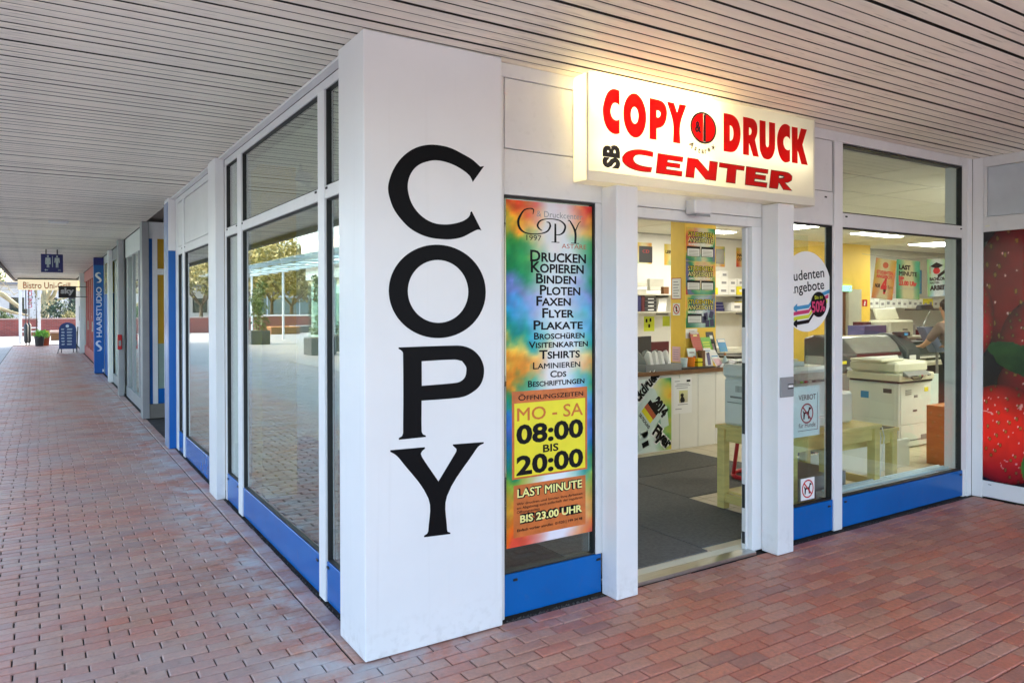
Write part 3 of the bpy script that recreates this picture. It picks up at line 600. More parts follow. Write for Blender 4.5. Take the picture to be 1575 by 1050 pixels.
def grow(pts, d):
    P = [Vector(p) for p in pts]; n = len(P); ar = sum(P[i].x*P[(i+1) % n].y-P[(i+1) % n].x*P[i].y for i in range(n)); s = 1 if ar > 0 else -1; out = []
    for i in range(n):
        a = (P[i]-P[i-1]).normalized(); b = (P[(i+1) % n]-P[i]).normalized(); na = Vector((a.y, -a.x))*s; nb = Vector((b.y, -b.x))*s
        m = (na+nb); m = m.normalized()*min(d/max(m.normalized().dot(na), 0.35), 2.2*d); out.append(tuple(P[i]+m))
    return out
for a, h in (('CE', None), ('EE', None), ('NN', None), ('TT', None), ('E2', None), ('RR', 'RRh')):
    sf_ = (lambda l: [tuple(c) for c in curve_pts(l)]) if a in ('CE', 'RR') else (lambda l: l)
    flat([sf_(grow(G[a], 0.004)), sf_(G[a])], SIGNK, sign, O1, XU, ZU, 'letter_outline')
    if h: flat([sf_(G[h]), sf_(grow(G[h], -0.004))], SIGNK, sign, O1, XU, ZU, 'letter_outline')
    flat([sf_(G[a])]+([sf_(G[h])] if h else []), SIGNR, sign, O1, XU, ZU, 'letter')
text('SB', SIGNK, sign, O1, XU, ZU, 1.488, 1.488+0.131, 2.434, 0.107, bold=0.06, name='letter', rot=math.pi/2)
# round emblem with the ampersand, the curved name and its star
flat([ell(2.165, 2.752, 0.113, 0.097, 56), ell(2.165, 2.752, 0.100, 0.084, 56)], SIGNK, sign, O1, XU, ZU, 'emblem_ring')
flat([ell(2.162, 2.752, 0.097, 0.084, 40, R(90), R(270))], SIGNR, sign, O1, XU, ZU, 'emblem_half')
flat([ell(2.184, 2.752, 0.081, 0.083, 40, R(-90), R(90))], SIGNR, sign, O1, XU, ZU, 'emblem_half')
flat([rect(2.1625, 2.1835, 2.67, 2.834)], SIGNK, sign, O1, XU, ZU, 'emblem_bar', lift=0.0012)
text('&', SIGNK, sign, O1, XU, ZU, 2.090, 2.145, 2.722, 0.062, bold=0.04, name='emblem_ampersand', lift=0.0014)
for ch, (x, z), a in zip('Astare', [(2.040, 2.640), (2.084, 2.612), (2.116, 2.598), (2.148, 2.596), (2.178, 2.598), (2.206, 2.610)], (-48, -30, -14, 0, 12, 24)):
    text(ch, SIGNK, sign, O1, XU, ZU, x, None, z, 0.032 if ch != 'A' else 0.034, bold=0.03, name='letter', rot=R(a))
flat([[(2.250+(0.021 if k % 2 == 0 else 0.0070)*math.sin(k*math.pi/5), 2.642+(0.021 if k % 2 == 0 else 0.0070)*math.cos(k*math.pi/5)) for k in range(10)]], SIGNK, sign, O1, XU, ZU, 'star')
# ================================================================== PRINTS ON THE FRONT GLASS
YP = 0.0885; KP = (YP+3.2686)/(0.075+3.2686)
px = lambda x: -1.2679+(x+1.2679)*KP
pz = lambda z: 1.6568+(z-1.6568)*KP
po = thing('rainbow_poster', 'tall rainbow watercolour poster listing print services and opening hours 08:00 bis 20:00', 'poster', (px(1.11), YP, 0.37))
OP = (0, YP-0.003, 0)
def poster_fn(U, V):
    st = np.array([0, .05, .10, .17, .22, .28, .34, .40, .445, .50, .55, .60, .66, .72, .80, .86, .92, 1.0])
    cl_ = np.array([(214, 90, 70), (226, 110, 40), (214, 150, 60), (150, 180, 70), (30, 140, 110), (30, 120, 170), (80, 110, 180), (60, 130, 200), (40, 160, 120), (232, 150, 50), (236, 200, 90), (20, 160, 150), (60, 160, 205), (120, 140, 205), (20, 140, 90), (60, 160, 80), (240, 180, 60), (214, 56, 50)])/255
    t = np.clip(V+0.16*(vnoise(U*1.4, V*4, 3, 2.6)-0.5)+0.07*(vnoise(U, V*4, 8, 9)-0.5), 0, 1)
    c = np.stack([np.interp(t, st, cl_[:, i]) for i in range(3)], -1)
    d = np.exp(-(((U-0.60+.25*(vnoise(U, V*4, 91, 3)-.5))/0.34)**2)*1.25)*np.clip(0.80+0.75*vnoise(U*1.2, V*4, 21, 3.4), 0, 1.15)
    d = np.clip(d*1.0-0.06, 0, 0.93)[..., None]; c = np.clip((c-.5)*1.12+.46, 0, 1)*(0.8+.4*vnoise(U, V*4, 77, 12)[..., None]); return c*(1-d)+np.array((0.90, 0.92, 0.96))*d
panel_print('sheet', POSTER, po, OP, XU, ZU, px(0.821), px(1.401), pz(0.372), pz(2.231), poster_fn, 44, 130, 0.001, -0.001)
def pt(body, x0, x1, b, cap, mat=PRINTK, **k): return text(body, mat, po, OP, XU, ZU, px(x0), px(x1), pz(b), cap*KP, **k)
for body, x0, x1, b, cap in [('Drucken', .975, 1.358, 1.908, .059), ('Kopieren', .979, 1.342, 1.848, .057), ('Binden', 1.013, 1.288, 1.789, .052), ('Ploten', 1.038, 1.317, 1.726, .052), ('Faxen', 1.015, 1.25, 1.667, .05), ('Flyer', 1.054, 1.273, 1.601, .05), ('Plakate', .996, 1.334, 1.536, .048), ('Broschüren', .999, 1.347, 1.483, .035), ('Visitenkarten', .964, 1.371, 1.436, .034), ('Tshirts', 1.033, 1.314, 1.375, .046), ('Laminieren', .992, 1.316, 1.321, .036), ('Cds', 1.107, 1.218, 1.271, .034), ('Beschriftungen', .959, 1.346, 1.226, .032)]:
    pt(body, x0, x1, b, cap, caps=True, bold=0.024)
W_ = lambda p: [(px(a), pz(b)) for a, b in p]
stroke(W_([(.994, 2.163), (.997, 2.187), (.973, 2.192), (.936, 2.18), (.909, 2.145), (.898, 2.115), (.909, 2.081), (.942, 2.06), (.991, 2.055), (1.046, 2.06), (1.089, 2.075), (1.108, 2.102), (1.102, 2.122), (1.083, 2.125)]), [.004, .008, .006, .008, .014, .016, .014, .008, .006, .006, .009, .013, .009, .003], PRINTK, po, OP, XU, ZU, 'lettering')
stroke(W_([(1.055, 2.076), (1.033, 2.088), (1.024, 2.105), (1.04, 2.128), (1.077, 2.141), (1.127, 2.144), (1.178, 2.137), (1.21, 2.113), (1.203, 2.081), (1.178, 2.062), (1.146, 2.058)]), [.003, .010, .013, .009, .005, .005, .007, .013, .013, .007, .004], PRINTK, po, OP, XU, ZU, 'lettering')
for p, ws in ([(1.143, 2.12), (1.143, 2.018)], [.012, .015]), ([(1.117, 2.017), (1.171, 2.017)], [.004, .004]), ([(1.229, 2.141), (1.245, 2.139), (1.281, 2.082), (1.281, 2.018)], [.003, .008, .016, .014]), ([(1.321, 2.143), (1.304, 2.128), (1.283, 2.086)], [.003, .006, .008]), ([(1.252, 2.017), (1.308, 2.017)], [.004, .004]):
    stroke(W_(p), ws, PRINTK, po, OP, XU, ZU, 'lettering')
pt('& Druckcenter', 1.018, 1.333, 2.152, .032, mat=PRINTG); pt('1997', .951, 1.049, 2.02, .029); pt('ASTARE', 1.187, 1.361, 1.986, .025, mat=PRINTBR)
def prect(x0, x1, z0, z1, mat, lift, name='print_field'): return flat([rect(px(x0), px(x1), pz(z0), pz(z1))], mat, po, OP, XU, ZU, name, lift=lift, ext=0.0002, thick=0.0001)
ORA2 = pbr('print_orange_field', lin(208, 110, 46), 0.4, var=0.25, scale=14)
prect(.856, 1.365, .735, 1.206, ORA2, 0); prect(.871, 1.350, .745, 1.142, PRINTY, .0005); prect(.865, 1.353, .421, .702, ORA2, 0)
pt('Öffnungszeiten', .896, 1.336, 1.156, .030, caps=True, bold=.01, lift=.001)
pt('MO - SA', .888, 1.334, 1.047, .068, mat=PRINTO, bold=.015, lift=.001); pt('08:00', .883, 1.336, .925, .095, bold=.035, lift=.001)
pt('BIS', 1.057, 1.162, .863, .039, bold=.025, lift=.001); pt('20:00', .883, 1.336, .758, .095, bold=.035, lift=.001)
for bd, mm, lf in ((.17, PRINTK, .0008), (.03, PRINTC, .0016)):
    pt('LAST MINUTE', .888, 1.327, .636, .043, mat=mm, bold=bd, lift=lf); pt('BIS 23.00 UHR', .906, 1.327, .499, .037, mat=mm, bold=bd, lift=lf)
for i, s in enumerate(('Wir drucken und binden Ihre Arbeiten', 'am Abgabetag auch außerhalb der regulären')): pt(s, .885, 1.329, .594-.022*i, .013, bold=.01, lift=.001)
pt('Öffnungszeiten', .885, 1.034, .550, .013, bold=.01, lift=.001); pt('Einfach vorher anrufen  01520 | 199 34 48', .887, 1.329, .452, .014, bold=.02, lift=.001)

YV = 0.1005; KV = (YV+3.2686)/(0.08+3.2686)
vx = lambda x: -1.2679+(x+1.2679)*KV
vz = lambda z: 1.6568+(z-1.6568)*KV
OV = (0, YV-0.003, 0); OVO = (0, 0.0855, 0)
stk = thing('round_sticker', 'big white round sticker on the narrow window offering up to 50% student discount', 'sticker', (vx(3.31), YV, 1.49))
RC, ZC, RR_ = vx(3.345), vz(1.766), 0.288
flat([ell(RC, ZC, RR_, RR_, 64)], PAPER, stk, OVO, XU, ZU, 'disc', ext=-0.001, thick=0.0005)
text('Studenten', PRINTK, stk, OVO, XU, ZU, RC-.235, RC+.205, ZC+.065, .068, bold=.012, rot=0.10); text('Angebote', PRINTK, stk, OVO, XU, ZU, RC-.215, RC+.205, ZC-.020, .068, bold=.012, rot=0.10)
for i, mm in enumerate((CYANP, MAGP, LIMEP, PRINTK)):
    d = -0.036*i; a = [(RC+.262-.012*i, ZC+.005+d), (RC+.08, ZC-.045+d), (RC+.02, ZC-.105+d), (RC-.11, ZC-.118+d)]
    if i in (1, 2): a = a+[(RC-.262+.01*i, ZC-.140+d)]
    L_ = [(p[0], p[1]+.013) for p in a]; R_ = [(p[0], p[1]-.013) for p in reversed(a)]
    e = a[-1]; tip = [] if i in (1, 2) else [(e[0], e[1]+.032), (e[0]-.055, e[1]-.004), (e[0], e[1]-.032)]
    flat([L_+tip+R_], mm, stk, OVO, XU, ZU, 'arrow', lift=.0006)
flat([ell(RC+.135, ZC-.092, .092, .092, 40)], PRINTK, stk, OVO, XU, ZU, 'badge', lift=.0012)
text('Bis zu', LIMEP, stk, OVO, XU, ZU, RC+.09, RC+.18, ZC-.055, .026, lift=.002, rot=.08); text('50%', MAGP, stk, OVO, XU, ZU, RC+.058, RC+.212, ZC-.150, .074, lift=.002, bold=.03, rot=.08)
vb = thing('no_dogs_sheet', 'white sheet in the narrow window reading VERBOT für Hunde with crossed out dog', 'sign', (vx(3.36), YV, .73))
PALE = pbr('pale_sheet', lin(214, 232, 234), 0.4)
flat([rect(vx(3.14), vx(3.511), vz(.731), vz(1.090))], PALE, vb, OV, XU, ZU, 'sheet', ext=-0.001, thick=.0004)
text('VERBOT', PRINTK, vb, OV, XU, ZU, vx(3.27), vx(3.468), vz(.993), .036, bold=.01); text('für Hunde', PRINTK, vb, OV, XU, ZU, vx(3.272), vx(3.463), vz(.796), .032)
flat([rect(vx(3.262), vx(3.488), vz(.772), vz(.775))], PRINTK, vb, OV, XU, ZU, 'line'); flat([rect(vx(3.483), vx(3.486), vz(.775), vz(1.04))], PRINTK, vb, OV, XU, ZU, 'line')
DOG = [(-.62, -.62), (-.42, -.62), (-.34, -.05), (.12, -.02), (.20, -.62), (.38, -.62), (.36, .12), (.52, .42), (.70, .42), (.74, .54), (.52, .66), (.36, .66), (.30, .40), (.14, .18), (-.48, .14), (-.66, .34), (-.74, .30), (-.60, .02)]
def nodog(root, cx, cz, r, ring, ox=OV):
    flat([ell(cx, cz, r, r, 40), ell(cx, cz, r*.85, r*.85, 40)], ring, root, ox, XU, ZU, 'ring')
    flat([[(cx+x*r*.9, cz+y*r*.9) for x, y in DOG]], PRINTK, root, ox, XU, ZU, 'dog')
    flat([[(cx+(-.66+.06)*r, cz+(.66+.06)*r), (cx+(-.66-.06)*r, cz+(.66-.06)*r), (cx+(.66-.06)*r, cz+(-.66-.06)*r), (cx+(.66+.06)*r, cz+(-.66+.06)*r)]], ring, root, ox, XU, ZU, 'bar', lift=.0008)
nodog(vb, vx(3.364), vz(.895), .073, pbr('dull_red_print', lin(150, 60, 70), .4))
nd = thing('no_dogs_sticker', 'small square no dogs sticker low on the narrow window', 'sticker', (vx(3.36), YV, .28))
flat([rect(vx(3.281), vx(3.436), vz(.28), vz(.435))], PAPER, nd, OVO, XU, ZU, 'sheet', ext=-0.001, thick=.0004); nodog(nd, vx(3.359), vz(.358), .066, PRINTR, OVO)

# ================================================================== SIDE SHOP FRONT (plane x = 0.082)
XL = 0.082
side = thing('side_storefront', 'white framed side windows with blue sills along the covered walkway', 'shop front', (XL, 3.2, 0))
def sbox(name, mat, root, *bx, x0=XL, x1=XL+0.07, bevel=0.0025, **k): return B(name, mat, root, *[(x0, x1, a, b, c, d) for a, b, c, d in bx], bevel=bevel, **k)
def spane(y0, y1, z0, z1, root=side, mat=SIDEGLASS):
    g = 0.010
    sbox('gasket', GASKET, root, (y0, y1, z1-g*.6, z1), (y0, y0+g*.5, z0, z1-g*.6), (y1-g, y1, z0, z1-g*.6), (y0+g*.5, y1-g, z0, z0+g*.5), x0=XL+.008, x1=XL+.05, bevel=0)
    sbox('window_pane', mat, root, (y0+.002, y1-.002, z0+.002, z1-.002), x0=XL+.022, x1=XL+.028, bevel=0)
sbox('top_rail', FRAME, side, (.344, 3.476, 2.878, 2.931), (3.797, 6.23, 2.868, 2.931))
sbox('transom', FRAME, side, (.344, 3.476, 2.267, 2.338), (3.797, 6.23, 2.272, 2.36), x0=XL+.001)
sbox('mullion', WHITE, side, (.803, .912, .004, 2.8775), x0=XL-.006); sbox('mullion', WHITE, side, (2.835, 2.965, .004, 2.8775), x0=XL-.006); sbox('mullion', WHITE, side, (5.60, 5.70, .004, 2.8675), x0=XL-.006)
sbox('stile', FRAME, side, (3.43, 3.476, .004, 2.8775)); sbox('stile', FRAME, side, (3.797, 3.83, .004, 2.8675)); sbox('stile', FRAME, side, (6.06, 6.232, .004, 2.8675))
for a, b in ((.345, .80), (.914, 2.833), (2.967, 3.428), (3.832, 5.598), (5.702, 6.058)): sbox('blue_sill', BLUE, side, (a, b, .010, .234), x0=XL+.003)
for a, b in ((.345, .801), (.914, 2.833), (2.967, 3.429)):
    spane(a, b, .238, 2.265); spane(a, b, 2.34, 2.876)
for a, b in ((3.832, 5.598), (5.702, 6.058)):
    spane(a, b, .238, 2.27); sbox('fascia_panel', FRAME, side, (a+.006, b-.006, 2.366, 2.862), x0=XL+.004); sbox('panel_gap', GASKET, side, (a, b, 2.361, 2.867), x0=XL+.02, x1=XL+.05, bevel=0)
for y, z in ((.76, 2.33), (.95, 2.33), (2.80, 2.33), (3.0, 2.33), (3.36, 2.33), (3.9, 2.335), (5.55, 2.335), (5.75, 2.335), (.76, .212), (.95, .2), (3.0, .21), (3.38, .2)):
    sbox('drain_cap', GASKET, side, (y, y+.03, z-.013, z), x0=XL-.003, x1=XL+.012, bevel=.001)
solo('wall_pillar', 'white square pillar standing between the two side windows', 'pillar', COLM, (.0055, XL-.0015, 3.478, 3.795, .004, 2.948), bevel=.003)
bc = thing('blue_wall_pillar', 'blue and white pillar at the far end of the side windows', 'pillar', (.05, 6.4, 0))
B('lower_casing', BLUEP, bc, (.0055, .16, 6.235, 6.55, .004, 2.33), bevel=.003); B('upper_casing', WHITE, bc, (.0055, .16, 6.235, 6.55, 2.332, 2.948), bevel=.003)
B('end_plate', pbr('pale_blue_metal', lin(150, 170, 205), .25, metal=.3), bc, (-.0015, .005, 6.237, 6.548, .006, 2.90))

# ================================================================== THE SHOPS FURTHER ALONG
ew = thing('recess_end_wall', 'blue framed end wall of the recess with yellow panels and a plinth', 'wall', (.6, 9.1, 0))
B('plinth', pbr('stone_plinth', lin(120, 114, 106), .7, var=.2), ew, (.112, 1.9, 9.02, 9.2, 0, .215), bevel=.004)
B('blue_frame', BLUEP, ew, (.112, .16, 9.05, 9.12, .216, 2.70), (.2305, .60, 9.055, 9.12, .216, .44), bevel=.002)
B('white_frame', FRAME, ew, (.1605, .23, 9.045, 9.12, .216, 2.70), (.2305, .6, 9.05, 9.12, 2.16, 2.25), bevel=.002); B('white_frame', FRAME, ew, (.32, .40, 9.045, 9.12, .4405, 2.1595), bevel=.002)
B('yellow_panel', pbr('mustard_panel', lin(176, 134, 20), .35), ew, (.2305, .3195, 9.06, 9.10, 1.12, 2.1595), (.2305, .6, 9.06, 9.10, 2.2505, 2.70))
B('green_panel', pbr('grey_green_panel', lin(132, 150, 140), .3), ew, (.2305, .3195, 9.06, 9.10, .4405, 1.1195)); B('upper_wall', FRAME, ew, (.112, 1.9, 9.05, 9.2, 2.701, 2.95), (.4005, 1.9, 9.06, 9.2, .216, 2.70))
rw = thing('recess_back_wall', 'pale wall closing the recess behind the blue pillar', 'wall', (1.9, 7.8, 0)); B('wall', FRAME, rw, (1.9, 2.0, 6.15, 9.2, 0, 2.95))
solo('grey_wall_pillar', 'nearest grey metal pillar just beyond the recess', 'pillar', GREYM, (.016, .110, 9.01, 9.28, .004, 2.948), bevel=.003)
ns = thing('neighbour_storefront', 'glazed shop front with pale reflections between the grey pillars', 'shop front', (.1, 11, 0))
PINKG = pbr('pink_door_panel', lin(196, 150, 160), .25, var=.1)
def nbox(n, m, *b, x0=.10, x1=.16, bevel=.003): return B(n, m, ns, *[(x0, x1, *q) for q in b], bevel=bevel)
nbox('frame', GREYM, (9.29, 9.38, .2, 2.6), (10.3, 10.36, .2, 2.6), (11.25, 11.33, .2, 2.6), (12.1, 12.3, .2, 2.6)); nbox('sill', GREYM, (9.29, 12.4, .01, .20), x0=.095); nbox('header', FRAME, (9.29, 12.46, 2.601, 2.948), x0=.095)
for a, b in ((9.38, 10.3), (10.36, 11.25), (11.33, 12.1)): nbox('window_pane', GLASS, (a, b, .2, 2.6), x0=.125, x1=.131, bevel=0)
B('curtain', PINKG, ns, (.22, .24, 9.4, 10.4, .2, 2.6)); B('blind', pbr('pale_blind', lin(210, 220, 215), .6), ns, (.24, .26, 10.42, 12.4, .2, 2.6))
rb = thing('red_alarm_box', 'slim red box on the second grey pillar along the walkway', 'alarm box', (-.03, 12.44, .9)); B('box', RED, rb, (-.045, .03, 12.42, 12.478, .88, 1.16), bevel=.01); B('cover', GREYP, rb, (-.03, .015, 12.412, 12.4195, .95, 1.05), bevel=.004)
solo('grey_wall_pillar', 'second grey metal pillar with the red box on it', 'pillar', GREYM, (-.022, .07, 12.48, 12.78, .004, 2.948), bevel=.003)
yf = thing('yellow_storefront', 'pale yellow glazed front between the second grey pillar and white pillar', 'shop front', (.1, 14, 0))
B('frame', GREYM, yf, (.1, .16, 12.785, 12.9, .01, 2.948), (.1, .16, 14.0, 14.08, .2, 2.7), (.1, .16, 12.9, 15.49, .01, .2), (.1, .16, 12.9, 15.49, 2.7, 2.948), bevel=.003)
B('window_pane', GLASS, yf, (.125, .131, 12.9, 14.0, .2, 2.7)); B('window_pane', GLASS, yf, (.125, .131, 14.08, 15.49, .2, 2.7)); B('curtain', pbr('pale_yellow_curtain', lin(206, 200, 150), .7), yf, (.22, .24, 12.9, 15.45, .2, 2.7))
solo('white_wall_pillar', 'white pillar just before the blue hair salon pylon', 'pillar', WHITE, (.02, .105, 15.5, 15.85, .004, 2.948), bevel=.003)
sf = thing('salon_storefront', 'blue hair salon front with yellow top glazing behind the blue pylon', 'shop front', (.1, 17, 0))
B('blue_panel', BLUEP, sf, (.1, .16, 15.86, 18.0, .01, 2.0), bevel=.003); B('yellow_panel', pbr('yellow_glass', lin(190, 170, 70), .2), sf, (.105, .16, 15.86, 18.0, 2.03, 2.75)); B('frame', FRAME, sf, (.1, .16, 15.86, 18.5, 2.76, 2.948), (.1, .16, 18.0, 18.5, .01, 2.75), bevel=.003)
hs = thing('salon_pylon', 'tall blue pylon lettered HAARSTUDIO in white standing by the shops', 'pylon sign', (0, 18.2, 0))
B('body', BLUEP, hs, (-.125, .095, 18.1, 18.32, .02, 2.93), bevel=.006); B('base', DARK, hs, (-.10, .07, 18.12, 18.30, 0, .0195)); B('top_band', pbr('navy_band', lin(12, 26, 110), .3), hs, (-.126, .096, 18.098, 18.099, 2.74, 2.93))
PRW = pbr('white_film', (.82, .84, .86), .35)
text('HAARSTUDIO', PRW, hs, (0, 18.1, 0), ZU, -XU, .93, 2.19, -.045, .115, bold=.012)
for z in (.70, 2.42):
    stroke([(.045, z+.10), (.005, z+.125), (-.045, z+.10), (-.05, z+.05), (.0, z), (.04, z-.05), (.02, z-.10), (-.045, z-.115)], [.006, .03, .045, .05, .055, .05, .04, .005], PRW, hs, (-.015, 18.1, 0), XU, ZU, 'emblem')
B('white_square', PRW, hs, (.055, .085, 18.097, 18.099, .05, .12)); B('white_square', PRW, hs, (-.1255, -.1253, 18.12, 18.2, .05, .12))
pf = thing('red_framed_doors', 'row of red framed glass doors beyond the blue pylon', 'shop front', (.1, 23, 0))
RF = pbr('faded_red_frame', lin(190, 90, 84), .4)
for k in range(8): B('frame', RF, pf, (.1, .17, 18.6+k*1.18, 18.7+k*1.18, .0, 2.6), bevel=.003)
for k in range(8): B('door_pane', GLASS, pf, (.125, .131, 18.7+k*1.18, 19.78+k*1.18, .32, 2.55))
for k in (1, 3, 5): obj('handle', MB().path([(.06, 18.85+k*1.18, .95), (.06, 18.85+k*1.18, 1.25)], .012, 6), STEEL, pf)
B('rail', RF, pf, (.1, .17, 18.7, 28.0, .0, .315), (.1, .17, 18.7, 28.0, 2.605, 2.948), bevel=.003); B('curtain', pbr('pale_interior', lin(180, 170, 160), .7), pf, (.5, .55, 18.6, 28, 0, 2.9))
solo('end_pillar', 'far white pillar at the end of the walkway behind the chalkboard stand', 'pillar', WHITE, (-.03, .12, 28.3, 28.6, .004, 2.948), bevel=.004)
ef = thing('bistro_wall', 'bistro wall at the far end of the walkway', 'wall', (.2, 33, 0)); B('wall', FRAME, ef, (.14, .24, 28.61, 37, 0, 2.948)); B('green_box', pbr('dark_green_box', lin(14, 40, 34), .5), ef, (.06, .139, 31, 31.4, 1.15, 1.75), bevel=.01)
# hanging signs
wc = thing('toilet_sign', 'dark blue toilet sign with two figures hanging from the canopy', 'sign', (-1.04, 15.9, 2.45))
NB = pbr('dark_blue_sign', lin(24, 26, 96), .35)
B('panel', NB, wc, (-1.246, -.832, 15.9, 15.94, 2.445, 2.843), bevel=.004)
for x in (-1.15, -.94): obj('rod', MB().path([(x, 15.92, 2.842), (x, 15.92, 2.951)], .012, 8), DARK, wc)
OW = (0, 15.9, 0); FG = pbr('pale_pictogram', lin(176, 186, 190), .4)
def figure(cx, w_, skirt):
    flat([ell(cx, 2.795, .018, .022, 16)], FG, wc, OW, XU, ZU, 'figure_head')
    b = [(cx-w_, 2.765), (cx+w_, 2.765), (cx+w_*1.15, 2.66), (cx+w_*.75, 2.655), (cx+w_*.55, 2.72)]+([(cx+w_*1.05, 2.62), (cx+w_*.45, 2.62)] if skirt else [])+[(cx+w_*.5, 2.55), (cx+.006, 2.55), (cx, 2.65), (cx-.006, 2.55), (cx-w_*.5, 2.55)]+([(cx-w_*.45, 2.62), (cx-w_*1.05, 2.62)] if skirt else [])+[(cx-w_*.55, 2.72), (cx-w_*.75, 2.655), (cx-w_*1.15, 2.66)]
    flat([b], FG, wc, OW, XU, ZU, 'figure')
figure(-1.115, .046, True); figure(-.945, .044, False)
flat([rect(-1.036, -1.024, 2.56, 2.80)], FG, wc, OW, XU, ZU, 'divider'); flat([[(-1.18, 2.495), (-1.155, 2.52), (-1.155, 2.503), (-1.115, 2.503), (-1.115, 2.487), (-1.155, 2.487), (-1.155, 2.47)]], FG, wc, OW, XU, ZU, 'arrow')
text('WC', FG, wc, OW, XU, ZU, -.93, -.87, 2.475, .035)
bs = thing('bistro_sign', 'long lit white sign reading Bistro Uni-Grill across the walkway end', 'sign', (-.95, 34, 2.42))
B('box', lamp_mat('bistro_sign_lit', (1.0, .88, .60), .15), bs, (-2.05, .13, 34, 34.2, 2.43, 2.87)); B('frame', DARK, bs, (-2.06, .135, 33.99, 34.21, 2.871, 2.93))
text('Bistro Uni-Grill', PRINTBR, bs, (0, 34, 0), XU, ZU, -1.86, -.16, 2.50, .26, bold=.01)
ss = thing('sky_sign', 'small black sign reading sky hanging below the bistro sign', 'sign', (-.48, 26, 2.0))
B('panel', pbr('black_sign', (.012, .011, .012), .3), ss, (-.74, -.229, 26, 26.06, 2.008, 2.404), bevel=.004); text('sky', pbr('grey_film', lin(186, 186, 190), .35), ss, (0, 26, 0), XU, ZU, -.68, -.29, 2.16, .17, bold=.045)
obj('bracket', MB().path([(-.25, 26.03, 2.38), (.12, 26.03, 2.38)], .015, 6), DARK, ss); obj('bracket', MB().path([(-.25, 26.03, 2.04), (.12, 26.03, 2.04)], .015, 6), DARK, ss)
wl = thing('wall_lamp', 'warm lit wall lamp beside the bistro sign', 'lamp', (0, 30, 2.4)); B('shade', lamp_mat('warm_lamp', (1, .78, .35), .25), wl, (-.02, .10, 30, 30.1, 2.33, 2.72), bevel=.02); B('mount', DARK, wl, (.101, .14, 30, 30.1, 2.3, 2.75))

# ================================================================== RETURN WALL WITH THE STRAWBERRIES (plane x = 5.635)
XR = 5.635
rt_ = thing('strawberry_storefront', 'neighbouring white shop front with a huge strawberry photograph on its glass', 'shop front', (XR, -1.2, 0))
def rbox(n, m, *b, x0=XR, x1=XR+.07, bevel=.003): return B(n, m, rt_, *[(x0, x1, *q) for q in b], bevel=bevel)
rbox('frame', WHITE, (-.030, .055, 0, 2.949), x0=XR-.002); rbox('frame', WHITE, (-3.45, -.0305, .012, .150)); rbox('frame', FRAME, (-3.45, -.0305, 2.302, 2.43)); rbox('frame', FRAME, (-3.45, -.0305, 2.862, 2.949)); rbox('frame', WHITE, (-3.45, -3.35, .1505, 2.3015))
rbox('upper_panel', pbr('pale_blue_panel', lin(196, 202, 208), .35), (-3.45, -.060, 2.433, 2.859), x0=XR+.012); rbox('upper_frame', FRAME, (-.058, -.031, 2.4305, 2.8615), x0=XR+.004); rbox('drip_gap', GASKET, (-3.45, -.05, .0, .011), x0=XR+.02)
rbox('label_plate', BEIGE, (-.085, -.05, 2.345, 2.358), x0=XR-.003, x1=XR+.002, bevel=.001); rbox('drain_cap', GASKET, (-.105, -.08, .121, .125), x0=XR-.002, x1=XR+.002, bevel=0)
